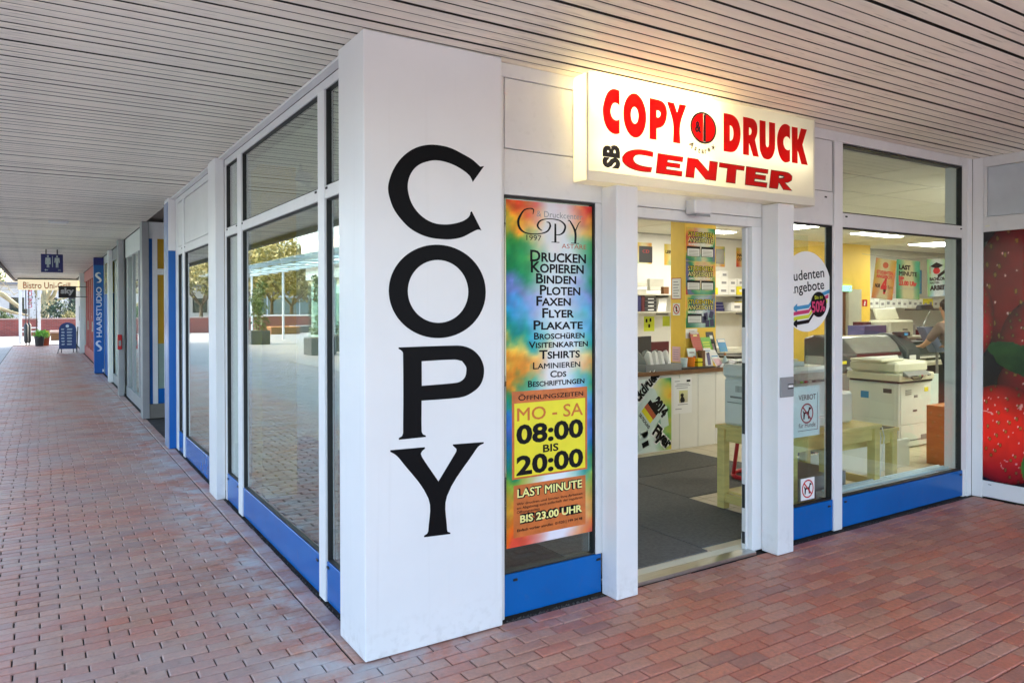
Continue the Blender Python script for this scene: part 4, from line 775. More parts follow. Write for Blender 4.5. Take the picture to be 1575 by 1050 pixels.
def berries(U, V):
    # U runs towards the viewer (0..1 = 0..3.3 m), V upwards (0..2.15 m)
    x = U*3.32; y = V*2.15; rgb = np.zeros(x.shape+(3,)); rgb[:] = np.array((22, 12, 20))/255
    lf = vnoise(x*.5, y*.5, 4, 9)[..., None]; rgb += 0.05*lf*np.array((.3, .8, .4))
    BR = [(.42, 1.62, .50, .66, .1, (120, 8, 14)), (-.10, 1.40, .19, .36, 0, (170, 14, 18)), (.55, 1.22, .42, .40, .3, (160, 14, 20)), (.70, .92, .60, .34, .2, (140, 20, 22)), (.16, .42, .40, .42, 0, (214, 34, 26)), (1.3, .5, .5, .55, .4, (200, 30, 26)), (1.5, 1.6, .55, .6, .2, (190, 24, 22)), (2.2, 1.0, .55, .62, .1, (210, 34, 28)), (2.9, .5, .5, .55, .1, (200, 28, 26)), (2.9, 1.7, .5, .55, .1, (190, 24, 26))]
    for k, (cx, cy, rx, ry, a, c) in enumerate(BR):
        dx, dy = x-cx, y-cy; ca, sa = math.cos(a), math.sin(a); p = (dx*ca+dy*sa)/rx; q = (-dx*sa+dy*ca)/ry; r2 = p*p+q*q; m = r2 < 1
        sh = np.clip(1-r2, 0, 1)**.5; base = np.array(c)/255*(0.35+0.75*sh[..., None])+np.array((.10, .05, .02))*np.clip(sh-.6, 0, 1)[..., None]
        gu = p*5.2; gv = q*5.2+0.5*(np.floor(gu) % 2); fu = gu-np.floor(gu)-.5; fv = gv-np.floor(gv)-.5
        jx = 0.30*np.sin(np.floor(gu)*12.9+np.floor(gv)*78.2+k); jy = 0.26*np.cos(np.floor(gu)*39.3+np.floor(gv)*11.1+k); drop = np.sin(np.floor(gu)*7.7+np.floor(gv)*5.3+k*3.1) > .62
        s = ((fu-jx)/.10)**2+((fv-jy)/.155)**2+drop*99; seed = s < 1; halo = (s < 2.4) & ~seed
        base = np.where(halo[..., None], base*.72, base); base = np.where(seed[..., None], np.array((.72, .50, .20))*(0.35+.55*sh[..., None]), base)
        h = (((fu-jx+.20)/.06)**2+((fv-jy-.10)/.09)**2)+drop*0 < 1; base = np.where((h & (sh > .62) & (vnoise(x, y, 17, 6) > .5))[..., None], np.array((.95, .72, .68)), base)
        st_ = (np.abs(vnoise(x+k, y, 23, 9)-.5) < .02) & (vnoise(x, y, 37, 6) > .60) & (sh > .6) & (k in (2, 4, 5)); base = np.where(st_[..., None], np.array((.92, .62, .58)), base); base *= (.72+.55*vnoise(x, y+k, 29, 4))[..., None]
        rgb = np.where(m[..., None], base, rgb)
    g = ((x-.40)/.34)**2+((y-1.02+.35*(x-.40))/.15)**2 < .55+.9*vnoise(x, y, 19, 6); gl = np.array((34, 66, 26))/255*(.5+.8*vnoise(x, y, 11, 7)[..., None]); rgb = np.where(g[..., None], gl, rgb)
    g = ((x-.40)/.10)**2+((y-.16)/.16)**2 < 1; rgb = np.where(g[..., None], np.array((70, 120, 40))/255*(.6+.6*vnoise(x, y, 13, 8)[..., None]), rgb)
    return rgb
panel_print('strawberry_print', attr_mat('strawberry_photo_print', .18), rt_, (XR+.006, 0, 0), Vector((0, -1, 0)), ZU, .0315, 3.35, .151, 2.301, berries, 260, 300, .002, -.004, pw=1.8)

# ================================================================== THE SHOP BUILDING AND ITS INSIDE
bd = thing('shop_building', 'flat roofed building that holds the copy shop and the row of shops', 'building', (8, 18, 0))
B('roof', FASC, bd, (.09, 17.4, .10, 37.0, 3.0, 5.2)); B('rear_wall', WALLW, bd, (.16, 17.0, 6.10, 6.14, 0, 2.999)); B('right_wall', WALLW, bd, (17.0, 17.1, .1, 6.14, 0, 2.999)); B('front_wall', WALLW, bd, (5.706, 17.0, .10, .16, 0, 2.999))  # unseen roof block, added and made tall to keep sky and sun out
B('party_wall', WALLW, bd, (.17, .4, 9.7, 9.71, 0, 2.9)) if False else None
B('row_back_wall', pbr('dim_back_wall', (.25, .24, .22), .8), bd, (3.0, 3.1, 9.2, 37, 0, 2.999)); B('row_side_wall', WALLW, bd, (2.0, 3.0, 9.15, 9.2, 0, 2.999))
B('corner_stub', WHITE, bd, (5.50, 5.634, .138, .22, .236, 2.879)); B('neighbour_wall', FASC, bd, (5.72, 9, -3.45, .099, 0, 3.3))
scl = struct('shop_ceiling', MB().box(.16, 17.0, .145, 6.10, 2.895, 2.93), GREYP)
TW = .625; tm = bpy.data.meshes.new('ceiling_tile')
a, b = TW*2-.018, TW-.018
tm.from_pydata([(0, 0, .004), (a, 0, .004), (a, b, .004), (0, b, .004), (.006, .006, 0), (a-.006, .006, 0), (a-.006, b-.006, 0), (.006, b-.006, 0)], [], [(7, 6, 5, 4), (0, 1, 5, 4), (1, 2, 6, 5), (2, 3, 7, 6), (3, 0, 4, 7)]); tm.materials.append(TILE_C)
for i in range(13):
    for j in range(9):
        o = bpy.data.objects.new('ceiling_tile', tm); COL.objects.link(o); o.parent = scl; o.location = Vector((.24+i*TW*2, .22+j*TW+.009, 2.880))-scl.location
flo = struct('shop_floor', MB().box(.16, 17, .20, 6.10, -.02, .012), GROUT)
fm = bpy.data.meshes.new('floor_tile'); c = .326
fm.from_pydata([(0, 0, 0), (c, 0, 0), (c, c, 0), (0, c, 0), (.002, .002, .008), (c-.002, .002, .008), (c-.002, c-.002, .008), (.002, c-.002, .008)], [], [(4, 5, 6, 7), (0, 1, 5, 4), (1, 2, 6, 5), (2, 3, 7, 6), (3, 0, 4, 7)]); fm.materials.append(TILE_F)
rest = MB()
for i in range(50):
    for j in range(18):
        x, y = .22+i*.33, .205+j*.33
        if 4 <= i <= 24 and j <= 8:
            o = bpy.data.objects.new('floor_tile', fm); COL.objects.link(o); o.parent = flo; o.location = Vector((x, y, .0122))-flo.location
        else: rest.box(x, x+.326, y, y+.326, .0122, .020)
obj('floor_tile_field', rest, TILE_F, flo, kind='stuff')
for lb, c in (('grey floor mat just inside the threshold', rect(1.62, 2.50, .215, 1.88)), ('large grey floor mat between the doorway and the wooden table', rect(2.515, 3.405, .28, 1.895)), ('grey floor mat reaching under the wooden table', rect(3.42, 4.95, 1.28, 2.055)), ('grey floor mat in front of the counter', rect(2.90, 4.92, 2.075, 2.77)), ('grey floor mat left of the doorway deep in the shop', rect(1.62, 2.885, 1.91, 2.77))):
    m = MB(); n = len(c); m.add([(x, y, .0205) for x, y in c]+[(x, y, .027) for x, y in c], [tuple(range(n-1, -1, -1)), tuple(range(n, 2*n))]+[(i, (i+1) % n, (i+1) % n+n, i+n) for i in range(n)])
    solo('floor_mat', lb, 'mat', MAT, mb=m, group='grey mats on the shop floor')
solo('darkener', 'dark grey carpet added to dim the floor behind the side windows', 'darkener', pbr('dark_floor_sheet', lin(62, 60, 58), .95, var=.2, scale=30), (.18, 1.61, .21, 6.05, .0205, .030))  # dark sheet added to dim the floor seen through the side glass
# ceiling lights
LP_ = lamp_mat('ceiling_light_diffuser', (1.0, .96, .84), 5.5)
def clight(x, y, lx, ly, lb):
    t = thing('ceiling_light', lb, 'ceiling light', (x, y, 2.87), 'lights on the shop ceiling')
    B('frame', WHITE, t, (x-lx-.03, x+lx+.03, y-ly-.03, y+ly+.03, 2.862, 2.879), bevel=.003); B('diffuser', LP_, t, (x-lx, x+lx, y-ly, y+ly, 2.852, 2.8615))
clight(8.3, 3.85, .28, .28, 'bright ceiling light behind the narrow window above the round sticker'); clight(13.4, 4.45, .45, .3, 'bright ceiling light above the hanging student posters')
clight(10.6, 3.95, .6, .10, 'slim ceiling light in front of the yellow wall'); clight(4.7, 4.6, .6, .12, 'slim ceiling light left of the yellow pillar'); clight(7.6, 5.0, .6, .12, 'slim ceiling light right of the yellow pillar'); clight(7.2, .42, .5, .2, 'added out of view ceiling light above the office copiers'); clight(9.6, .6, .6, .2, 'added out of view ceiling light over the large plotters')  # the last two are added out of view to brighten the right side
# ---- counter
ct = thing('counter', 'white panelled service counter with brown wooden top', 'counter', (4.2, 3.2, .02))
for k in range(11):
    x = 2.55+k*.30; B('front_panel', COUNTERW, ct, (x+.002, x+.298, 2.905, 2.925, .022, .888), bevel=.003)
B('carcass', COUNTERW, ct, (2.55, 5.85, 2.926, 3.5, .021, .887)); B('counter_top', BROWN, ct, (2.50, 5.87, 2.87, 3.52, .889, .915), bevel=.003)
B('top_laminate', pbr('counter_laminate', lin(176, 156, 132), .3, var=.1), ct, (2.505, 5.865, 2.875, 3.515, .9152, .9185)); B('edge_strip', BROWN, ct, (2.50, 5.87, 2.866, 2.8695, .889, .935))
OC = (0, 2.9045, 0)
fp = thing('flock_print_poster', 'colourful poster on the counter front reading Flockdruck and Flyer', 'poster', (4.4, 2.9, .03))
panel_print('sheet', POSTER, fp, OC, XU, ZU, 3.98, 4.818, .035, .853, watercolour(41, [(30, 60, 150), (20, 120, 60), (150, 180, 60), (230, 190, 40), (226, 110, 30), (206, 40, 30), (40, 130, 60)], .8, (.88, .93, .92), .5, 1.2), 40, 40, .0006)
TS = pbr('pale_shirt_print', lin(206, 224, 218), .5)
def rotp(pts, cx, cy, a): return [(cx+x*math.cos(a)-y*math.sin(a), cy+x*math.sin(a)+y*math.cos(a)) for x, y in pts]
flat([rotp([(-.17, -.22), (.17, -.22), (.17, .10), (.27, .03), (.32, .14), (.14, .26), (.06, .24), (-.06, .24), (-.14, .26), (-.32, .14), (-.27, .03), (-.17, .10)], 4.46, .46, -.85)], TS, fp, OC, XU, ZU, 'shirt_print', lift=.0008)
text('Flockdruck', PAPER, fp, OC, XU, ZU, 4.20, 4.78, .505, .115, bold=.14, rot=.72, lift=.0012); text('Flockdruck', PRINTK, fp, OC, XU, ZU, 4.20, 4.78, .505, .115, bold=.05, rot=.72, lift=.0018)
text('Flyer', PAPER, fp, OC, XU, ZU, 4.52, 4.84, .245, .125, bold=.14, rot=-.72, lift=.0012); text('Flyer', PRINTK, fp, OC, XU, ZU, 4.52, 4.84, .245, .125, bold=.05, rot=-.72, lift=.0018)
text('2014', PRINTK, fp, OC, XU, ZU, 4.53, 4.77, .585, .105, bold=.09, rot=-.85, lift=.0016)
flat([rotp(rect(-.10, .10, .0, .06), 4.47, .47, -.85)], PRINTBR, fp, OC, XU, ZU, 'flag_print', lift=.0014); flat([rotp(rect(-.10, .10, -.06, -.001), 4.47, .47, -.85)], PRINTY, fp, OC, XU, ZU, 'flag_print', lift=.0014)
flat([rotp(rect(-.10, .10, .061, .12), 4.47, .47, -.85)], PRINTK, fp, OC, XU, ZU, 'flag_print', lift=.0014)
text('DEUTSCHLAND', PRINTK, fp, OC, XU, ZU, 4.32, 4.54, .46, .035, bold=.04, rot=-.85, lift=.0016)
flat([rotp(rect(-.12, .12, -.09, .09), 4.36, .16, .25)], TS, fp, OC, XU, ZU, 'flyer_print', lift=.0008); flat([rotp(rect(-.05, .05, -.03, .03), 4.42, .13, .3)], PRINTK, fp, OC, XU, ZU, 'flyer_print', lift=.0012)
isr = thing('info_sheet', 'white notice with a small photo taped to the counter front', 'notice', (5.0, 2.9, .43))
flat([rect(4.853, 5.145, .43, .84)], PAPER, isr, OC, XU, ZU, 'sheet', thick=.0003)
panel_print('photo', POSTER, isr, OC, XU, ZU, 4.94, 5.08, .555, .695, lambda U, V: np.where(((((U-.35)/.2)**2+((V-.62)/.14)**2 < 1) | (((U-.38)/.26)**2+((V-.2)/.32)**2 < 1))[..., None], np.array((.08, .07, .08)), np.stack([.75+.1*V, .72+.12*V, .55+.1*U], -1)), 16, 16, .0004, .001)
for z, a, b in ((.80, 4.87, 4.95), (.765, 4.90, 5.10), (.745, 4.88, 5.12), (.72, 4.90, 5.08), (.53, 4.92, 5.08), (.48, 4.88, 4.98)): flat([rect(a, b, z, z+.008)], PRINTG, isr, OC, XU, ZU, 'print_line', lift=.0008)
flat([rect(5.06, 5.12, .79, .815)], PRINTK, isr, OC, XU, ZU, 'print_block', lift=.0008)
# ---- yellow pillars
solo('yellow_pillar', 'yellow pillar behind the counter hung with student offer posters', 'pillar', YELLOW, (5.433, 5.987, 3.30, 3.54, .021, 2.879), bevel=.004)
solo('yellow_pillar', 'yellow pillar behind the side window near the corner column', 'pillar', YELLOW, (.32, .62, 3.20, 3.55, .021, 2.879), bevel=.004)
OQ = (0, 3.2985, 0)
TBL = pbr('table_print', lin(230, 234, 236), .4)
for k, (z0, z1, sub, seed) in enumerate(((2.225, 2.645, 'KOPIEREN DRUCKEN', 51), (1.81, 2.222, 'GROSSFORMAT', 57), (1.40, 1.807, 'BINDUNGEN', 63))):
    t = thing('student_offer_poster', ('top', 'middle', 'bottom')[k]+' of the three STUDENTEN ANGEBOTE posters on the yellow pillar', 'poster', (5.71, 3.3, z0), 'student offer posters on the pillar')
    panel_print('sheet', POSTER, t, OQ, XU, ZU, 5.452, 5.968, z0, z1, watercolour(seed, [(200, 70, 60), (230, 130, 50), (230, 190, 70), (30, 140, 80), (20, 110, 70), (110, 90, 160), (40, 130, 150), (190, 60, 60)][::1 if k != 1 else -1], .45, (.80, .86, .88), .55, .9), 30, 26, .0006)
    for s, dz in (('STUDENTEN', .105), ('ANGEBOTE', .175)):
        for bd, mm, lf in ((.10, PRINTK, .0006), (.0, PRINTY if s[0] == 'S' else PRINTC, .0012)): text(s, mm, t, OQ, XU, ZU, 5.49, 5.93, z1-dz-.005, .052, bold=bd, lift=lf)
    text(sub, PAPER, t, OQ, XU, ZU, 5.50 if k < 2 else 5.49, 5.92 if k < 2 else 5.74, z1-.222, .022, bold=.05, lift=.0008)
    for x0, x1 in (((5.48, 5.69), (5.73, 5.93)) if k < 2 else ((5.49, 5.72),)):
        flat([rect(x0-.01, x1+.01, z0+.06, z1-.235)], PRINTK, t, OQ, XU, ZU, 'table_border', lift=.0006)
        flat([rect(x0, x1, z0+.065, z1-.262)], TBL, t, OQ, XU, ZU, 'table_field', lift=.001)
        for q in range(4): flat([rect(x0+.02, x1-.02, z0+.075+q*.018, z0+.081+q*.018)], PRINTG, t, OQ, XU, ZU, 'print_line', lift=.0014)
    if k == 2:
        for cx, cz, a in ((5.80, 1.54, .1), (5.90, 1.56, -.3), (5.83, 1.45, 0), (5.91, 1.46, .1), (5.77, 1.50, 0)): flat([rotp(rect(-.035, .035, -.045, .045), cx, cz, a)], NAVY, t, OQ, XU, ZU, 'book_print', lift=.001)
nt_ = thing('note', 'small white note stuck under the student posters on the yellow pillar', 'notice', (5.54, 3.3, 1.27))
flat([rect(5.45, 5.65, 1.27, 1.39)], PAPER, nt_, OQ, XU, ZU, 'sheet', thick=.0003)
for z in (1.355, 1.33, 1.30): flat([rect(5.50, 5.60 if z > 1.31 else 5.56, z, z+.006)], PRINTG, nt_, OQ, XU, ZU, 'print_line', lift=.0008)
OS_ = (5.4315, 0, 0); YU = Vector((0, -1, 0))
pn = thing('price_notice', 'white notice with red border on the side of the yellow pillar', 'notice', (5.43, 3.43, 1.76))
flat([rect(-3.52, -3.355, 1.755, 2.02)], PRINTR, pn, OS_, YU, ZU, 'border', thick=.0003); flat([rect(-3.512, -3.363, 1.763, 2.012)], PAPER, pn, OS_, YU, ZU, 'sheet', lift=.0008)
for k in range(6): flat([rect(-3.49, -3.39-.02*(k % 2), 1.79+.035*k, 1.80+.035*k)], PRINTG, pn, OS_, YU, ZU, 'print_line', lift=.0014)
np_ = thing('no_phones_sticker', 'small white prohibition sticker below the notice on the yellow pillar', 'sticker', (5.43, 3.44, 1.56))
flat([rect(-3.50, -3.375, 1.555, 1.705)], PAPER, np_, OS_, YU, ZU, 'sheet', thick=.0003); flat([ell(-3.437, 1.632, .055, .062, 28), ell(-3.437, 1.632, .043, .05, 28)], PRINTR, np_, OS_, YU, ZU, 'ring', lift=.0006)
flat([rect(-3.448, -3.426, 1.60, 1.665)], PRINTK, np_, OS_, YU, ZU, 'phone', lift=.0006); flat([[(-3.475, 1.672), (-3.468, 1.678), (-3.399, 1.592), (-3.406, 1.586)]], PRINTR, np_, OS_, YU, ZU, 'bar', lift=.001)
pk = thing('pink_note', 'pale pink handwritten sheet low on the side of the yellow pillar', 'notice', (5.43, 3.44, .97)); flat([rect(-3.51, -3.37, .975, 1.165)], PINKP, pk, OS_, YU, ZU, 'sheet', thick=.0003)
for k in range(5): flat([rect(-3.49, -3.40, 1.01+.028*k, 1.014+.028*k)], PURPLE, pk, OS_, YU, ZU, 'print_line', lift=.0006)
# ---- things on the counter
CT = .919
tr = thing('paper_tray', 'grey desktop sorter with papers at the left end of the counter', 'paper tray', (4.8, 3.1, CT))
obj('tray', MB().box(4.50, 5.06, 2.98, 3.30, CT+.001, CT+.012).box(4.50, 5.06, 2.98, 2.99, CT+.0125, CT+.085).box(4.50, 4.51, 2.991, 3.30, CT+.0125, CT+.085).box(5.05, 5.06, 2.991, 3.30, CT+.0125, CT+.085), GREYP, tr, .002)
for k in range(3):
    x = 4.56+k*.15; obj('divider', MB().prism([(2.995, CT+.013), (3.28, CT+.013), (3.28, CT+.21), (3.20, CT+.24), (3.08, CT+.15)], (x, 0, 0), (0, 1, 0), (0, 0, 1), .012), SILVER, tr)
for k in range(4):
    x = 4.60+k*.09; obj('paper', MB().hexa([(x, 3.0, CT+.014), (x+.06, 3.0, CT+.014), (x+.06, 3.24, CT+.014), (x, 3.24, CT+.014), (x+.02, 3.06, CT+.22+.02*(k % 2)), (x+.05, 3.06, CT+.22), (x+.05, 3.10, CT+.23), (x+.02, 3.10, CT+.23)]), PAPER, tr)
solo('counter_tray', 'flat black tray lying on the counter before the yellow pillar', 'tray', DARK, (5.12, 5.66, 3.0, 3.26, CT+.001, CT+.022), bevel=.006)
def leaf(name, lb, cat, mat, x0, x1, y, z0, z1, lean=.10, tilt=0.0, extra=None, grp=None):
    t = thing(name, lb, cat, ((x0+x1)/2, y, z0), grp); e = .006
    m = MB(); m.hexa([(x0, y, z0), (x1, y, z0), (x1, y+e, z0), (x0, y+e, z0), (x0+tilt, y+lean, z1), (x1+tilt, y+lean, z1), (x1+tilt, y+lean+e, z1), (x0+tilt, y+lean+e, z1)]); obj('sheet', m, mat, t)
    for (f0, f1, g0, g1, mm) in (extra or []):
        pts = []
        for f, g in ((f0, g0), (f1, g0), (f1, g1), (f0, g1)): pts.append((x0+(x1-x0)*f+tilt*g, y+lean*g-.0015, z0+(z1-z0)*g))
        obj('print_field', MB().add(pts, [(0, 1, 2, 3)]), mm, t)
    return t
FG_ = 'brochures displayed on the counter'
leaf('brochure', 'tall orange red brochure standing against the yellow pillar', 'brochure', PRINTBR, 5.50, 5.66, 3.20, 1.10, 1.345, .07, -.015, [(.05, .95, .92, .99, PAPER), (.3, .7, .8, .87, PRINTC)]+[(.1, .9, .12+.11*k, .17+.11*k, PRINTR) for k in range(6)], FG_)
leaf('brochure', 'lime green brochure beside the orange red one', 'brochure', GREEN, 5.68, 5.85, 3.20, 1.08, 1.28, .06, -.02, [(.1, .8, .2+.15*k, .27+.15*k, LIMEP) for k in range(4)], FG_)
leaf('brochure', 'dark brochure with a pale portrait behind the blue one', 'brochure', DARK, 5.83, 5.96, 3.24, 1.05, 1.345, .06, -.03, [(.35, .75, .25, .5, PINKP), (.4, .8, .7, .85, PAPER)], FG_)
leaf('brochure', 'blue and white brochure at the right end of the display', 'brochure', SKYB, 5.89, 6.03, 3.14, 1.10, 1.255, .05, -.01, [(.05, .95, .75, .97, PAPER), (.1, .9, .1, .35, CYANP)], FG_)
leaf('brochure', 'white booklet with small blue figures on the counter', 'brochure', PAPER, 5.575, 5.70, 3.08, CT+.001, 1.155, .05, 0, [(.3, .75, .12, .75, PURPLE), (.5, .68, .62, .78, PRINTK), (.1, .9, .84, .88, SKYB)], FG_)
leaf('brochure', 'pink and white booklet leaning over on the counter', 'brochure', PAPER, 5.74, 5.88, 3.06, CT+.001, 1.13, .07, -.10, [(.1, .9, .06, .5, PINKP), (.1, .9, .6, .66, SKYB)], FG_)
leaf('brochure', 'pale green booklet behind the orange cup', 'brochure', PALE, 5.36, 5.50, 3.14, CT+.001, 1.155, .05, 0, [(.2, .8, .75, .82, PRINTG), (.6, .9, .2, .6, PRINTBR)], FG_)
bx = solo('cardboard_holder', 'brown cardboard leaflet holder on the counter', 'leaflet holder', BROWN, (5.515, 5.57, 3.09, 3.16, CT+.001, 1.13), bevel=.002)
cp = thing('orange_cup', 'orange plastic pen cup on the counter tray', 'cup', (5.32, 3.10, CT+.022)); obj('body', MB().lathe(5.33, 3.10, [(.045, CT+.0235), (.055, CT+.135), (.050, CT+.135), (.042, CT+.03)], 18), ORANGE, cp, smooth=True)
yc = thing('yellow_box', 'small yellow card box beside the orange cup', 'box', (5.44, 3.08, CT)); B('body', PRINTY, yc, (5.40, 5.48, 3.05, 3.11, CT+.0235, CT+.12), bevel=.002); B('stripe', PRINTK, yc, (5.398, 5.482, 3.047, 3.113, CT+.07, CT+.08))
wc_ = thing('clear_cup', 'pale translucent cup left of the orange cup', 'cup', (5.24, 3.12, CT)); obj('body', MB().lathe(5.24, 3.12, [(.035, CT+.0235), (.045, CT+.13), (.041, CT+.13), (.032, CT+.03)], 16), PALE, wc_, smooth=True)
bt = thing('bottle', 'small pale bottle standing in front of the blue brochure', 'bottle', (5.90, 3.06, CT)); obj('body', MB().lathe(5.885, 3.06, [(.035, CT+.001), (.037, CT+.08), (.012, CT+.12), (.012, CT+.14)], 14), PALE, bt, smooth=True); obj('cap', MB().lathe(5.885, 3.06, [(.014, CT+.1405), (.014, CT+.17)], 12), PINE2, bt)
pd = thing('signature_pad', 'grey angled keypad stand at the right end of the counter', 'keypad', (5.8, 2.95, CT))
obj('wedge', MB().hexa([(5.68, 2.90, CT+.001), (5.90, 2.90, CT+.001), (5.90, 3.04, CT+.001), (5.68, 3.04, CT+.001), (5.70, 2.92, CT+.006), (5.95, 2.92, CT+.075), (5.95, 3.03, CT+.09), (5.70, 3.03, CT+.01)]), DGREY, pd, .003)
obj('arm', MB().path([(5.91, 2.88, CT+.07), (5.93, 2.86, CT-.03), (5.90, 2.86, CT-.16), (5.87, 2.86, CT-.17)], .008, 6), GREYP, pd)
# ---- rear wall shelves and what lies on them
SHM = pbr('shelf_board', lin(196, 194, 180), .5)
def shelf(x0, x1, z, lb):
    t = thing('wall_shelf', lb, 'shelf', ((x0+x1)/2, 6.0, z), 'wall shelves on the rear wall'); B('board', SHM, t, (x0, x1, 5.75, 6.095, z-.022, z), bevel=.002)
    x = x0+.4
    while x < x1: B('bracket', GREYM, t, (x, x+.015, 5.80, 6.095, z-.06, z-.0225)); x += .9
shelf(6.3, 8.2, 1.875, 'upper rear wall shelf left of the yellow pillar'); shelf(6.3, 8.2, 1.583, 'lower rear wall shelf left of the yellow pillar'); shelf(8.3, 10.1, 1.873, 'upper rear wall shelf right of the yellow pillar'); shelf(8.3, 10.1, 1.578, 'lower rear wall shelf right of the yellow pillar'); shelf(13.0, 16.8, 1.635, 'long rear wall shelf behind the hanging posters')
def item(name, lb, cat, mat, x0, x1, y0, y1, z0, z1, bevel=.003, grp=None, front=None, a=0.0):
    t = thing(name, lb, cat, ((x0+x1)/2, (y0+y1)/2, z0), grp); m = MB(); 
    if a: m.rot((x0+x1)/2, (y0+y1)/2, a); m.box((x0-x1)/2, (x1-x0)/2, (y0-y1)/2, (y1-y0)/2, z0, z1)
    else: m.box(x0, x1, y0, y1, z0, z1)
    obj('body', m, mat, t, bevel)
    if front: B('label', front, t, (x0+(x1-x0)*.25, x0+(x1-x0)*.75, y0-.004, y0-.0015, z0+(z1-z0)*.35, z0+(z1-z0)*.65))
    return t
Z1, Z2 = 1.876, 1.5845
PS = 'paper stacks on the rear shelves'
for k, (x, z, ww, a) in enumerate(((6.95, Z1, .34, .1), (6.97, Z1+.061, .32, -.15), (7.0, Z1+.121, .30, .2), (7.28, Z1, .30, -.1), (7.30, Z1+.061, .28, .15))):
    item('paper_stack', ('bottom', 'middle', 'top', 'lower right', 'upper right')[k]+' stack of loose paper on the upper shelf left of the pillar', 'paper stack', PAPER if k % 2 else SHM, x-ww/2, x+ww/2, 5.80, 6.02, z+.001, z+.058, .002, PS, a=a)
item('carton', 'brown edged carton on the upper shelf beside the paper stacks', 'carton', BROWN, 7.50, 7.62, 5.8, 6.0, Z1+.001, Z1+.12, grp=None); item('carton', 'grey box lying at the back of the upper shelf left of the pillar', 'carton', SHM, 7.40, 7.72, 6.03, 6.09, Z1+.001, Z1+.26)
for k, (x0, x1, m) in enumerate(((6.86, 6.98, NAVY), (6.985, 7.06, MAROON))): item('binder', ('navy', 'maroon')[k]+' ring binder on the lower shelf left of the pillar', 'binder', m, x0, x1, 5.78, 6.06, Z2+.001, Z2+.26, .003)
for k in range(4): item('black_folder', ('lowest', 'second lowest', 'second highest', 'highest')[k]+' black folder with white spine in the lower shelf stack', 'folder', DARK, 7.08, 7.34, 5.80, 6.05, Z2+.002+.06*k, Z2+.058+.06*k, .003, 'black folders stacked on the lower shelf', PAPER)
leaf('paper_sheaf', 'white sheaf of papers slumping on the lower shelf beside the folders', 'papers', PAPER, 7.38, 7.56, 5.82, Z2+.001, Z2+.22, .05, .08)
WB = 'white cartons on the shelf right of the pillar'
for k, (x0, x1, z0, z1) in enumerate(((8.80, 9.06, 0, .14), (9.07, 9.26, 0, .14), (8.82, 9.06, .142, .28), (9.07, 9.27, .142, .28), (8.86, 9.05, .282, .42), (9.30, 9.48, .15, .29), (9.50, 9.70, .0, .26))):
    item('white_carton', ('bottom left', 'bottom middle', 'second row left', 'second row middle', 'topmost', 'upper right', 'far right')[k]+' white paper carton on the upper shelf right of the pillar', 'carton', PAPER, x0, x1, 5.79, 6.03, Z1+.001+z0, Z1+z1, .003, WB, PRINTG)
item('yellow_carton', 'yellow and white paper carton on the upper shelf right of the pillar', 'carton', PRINTY, 9.28, 9.49, 5.78, 6.02, Z1+.001, Z1+.148, .003, None, PAPER); item('yellow_carton', 'yellow carton half hidden behind the pillar on the upper shelf', 'carton', PRINTY, 8.60, 8.79, 5.79, 6.0, Z1+.001, Z1+.12)
for k in range(3): item('blue_folder', ('lowest', 'middle', 'top')[k]+' dark blue folder on the lower shelf right of the pillar', 'folder', NAVY, 8.66, 8.97-.02*k, 5.80, 6.05, Z2+.001+.055*k, Z2+.052+.055*k, .004, 'blue folders on the lower shelf')
item('white_carton', 'flat white carton on the lower shelf right of the blue folders', 'carton', PAPER, 9.15, 9.44, 5.8, 6.02, Z2+.001, Z2+.15, front=PRINTG); item('yellow_carton', 'yellow carton on the lower shelf at the right edge of the doorway', 'carton', PRINTY, 9.45, 9.62, 5.8, 6.0, Z2+.001, Z2+.17, front=PAPER)
for k in range(16):
    x = 13.3+k*.21; h = (.17, .19, .16, .2)[k % 4]
    item('paper_carton', 'white paper carton, number %s from the left on the long rear shelf' % ('one two three four five six seven eight nine ten eleven twelve thirteen fourteen fifteen sixteen'.split()[k]), 'carton', PAPER if k not in (10, 11, 14) else PRINTY, x, x+.195, 5.79, 6.02, 1.636, 1.636+h, .003, 'paper cartons in a row on the long shelf', PRINTG)
OB = (0, 6.0985, 0)
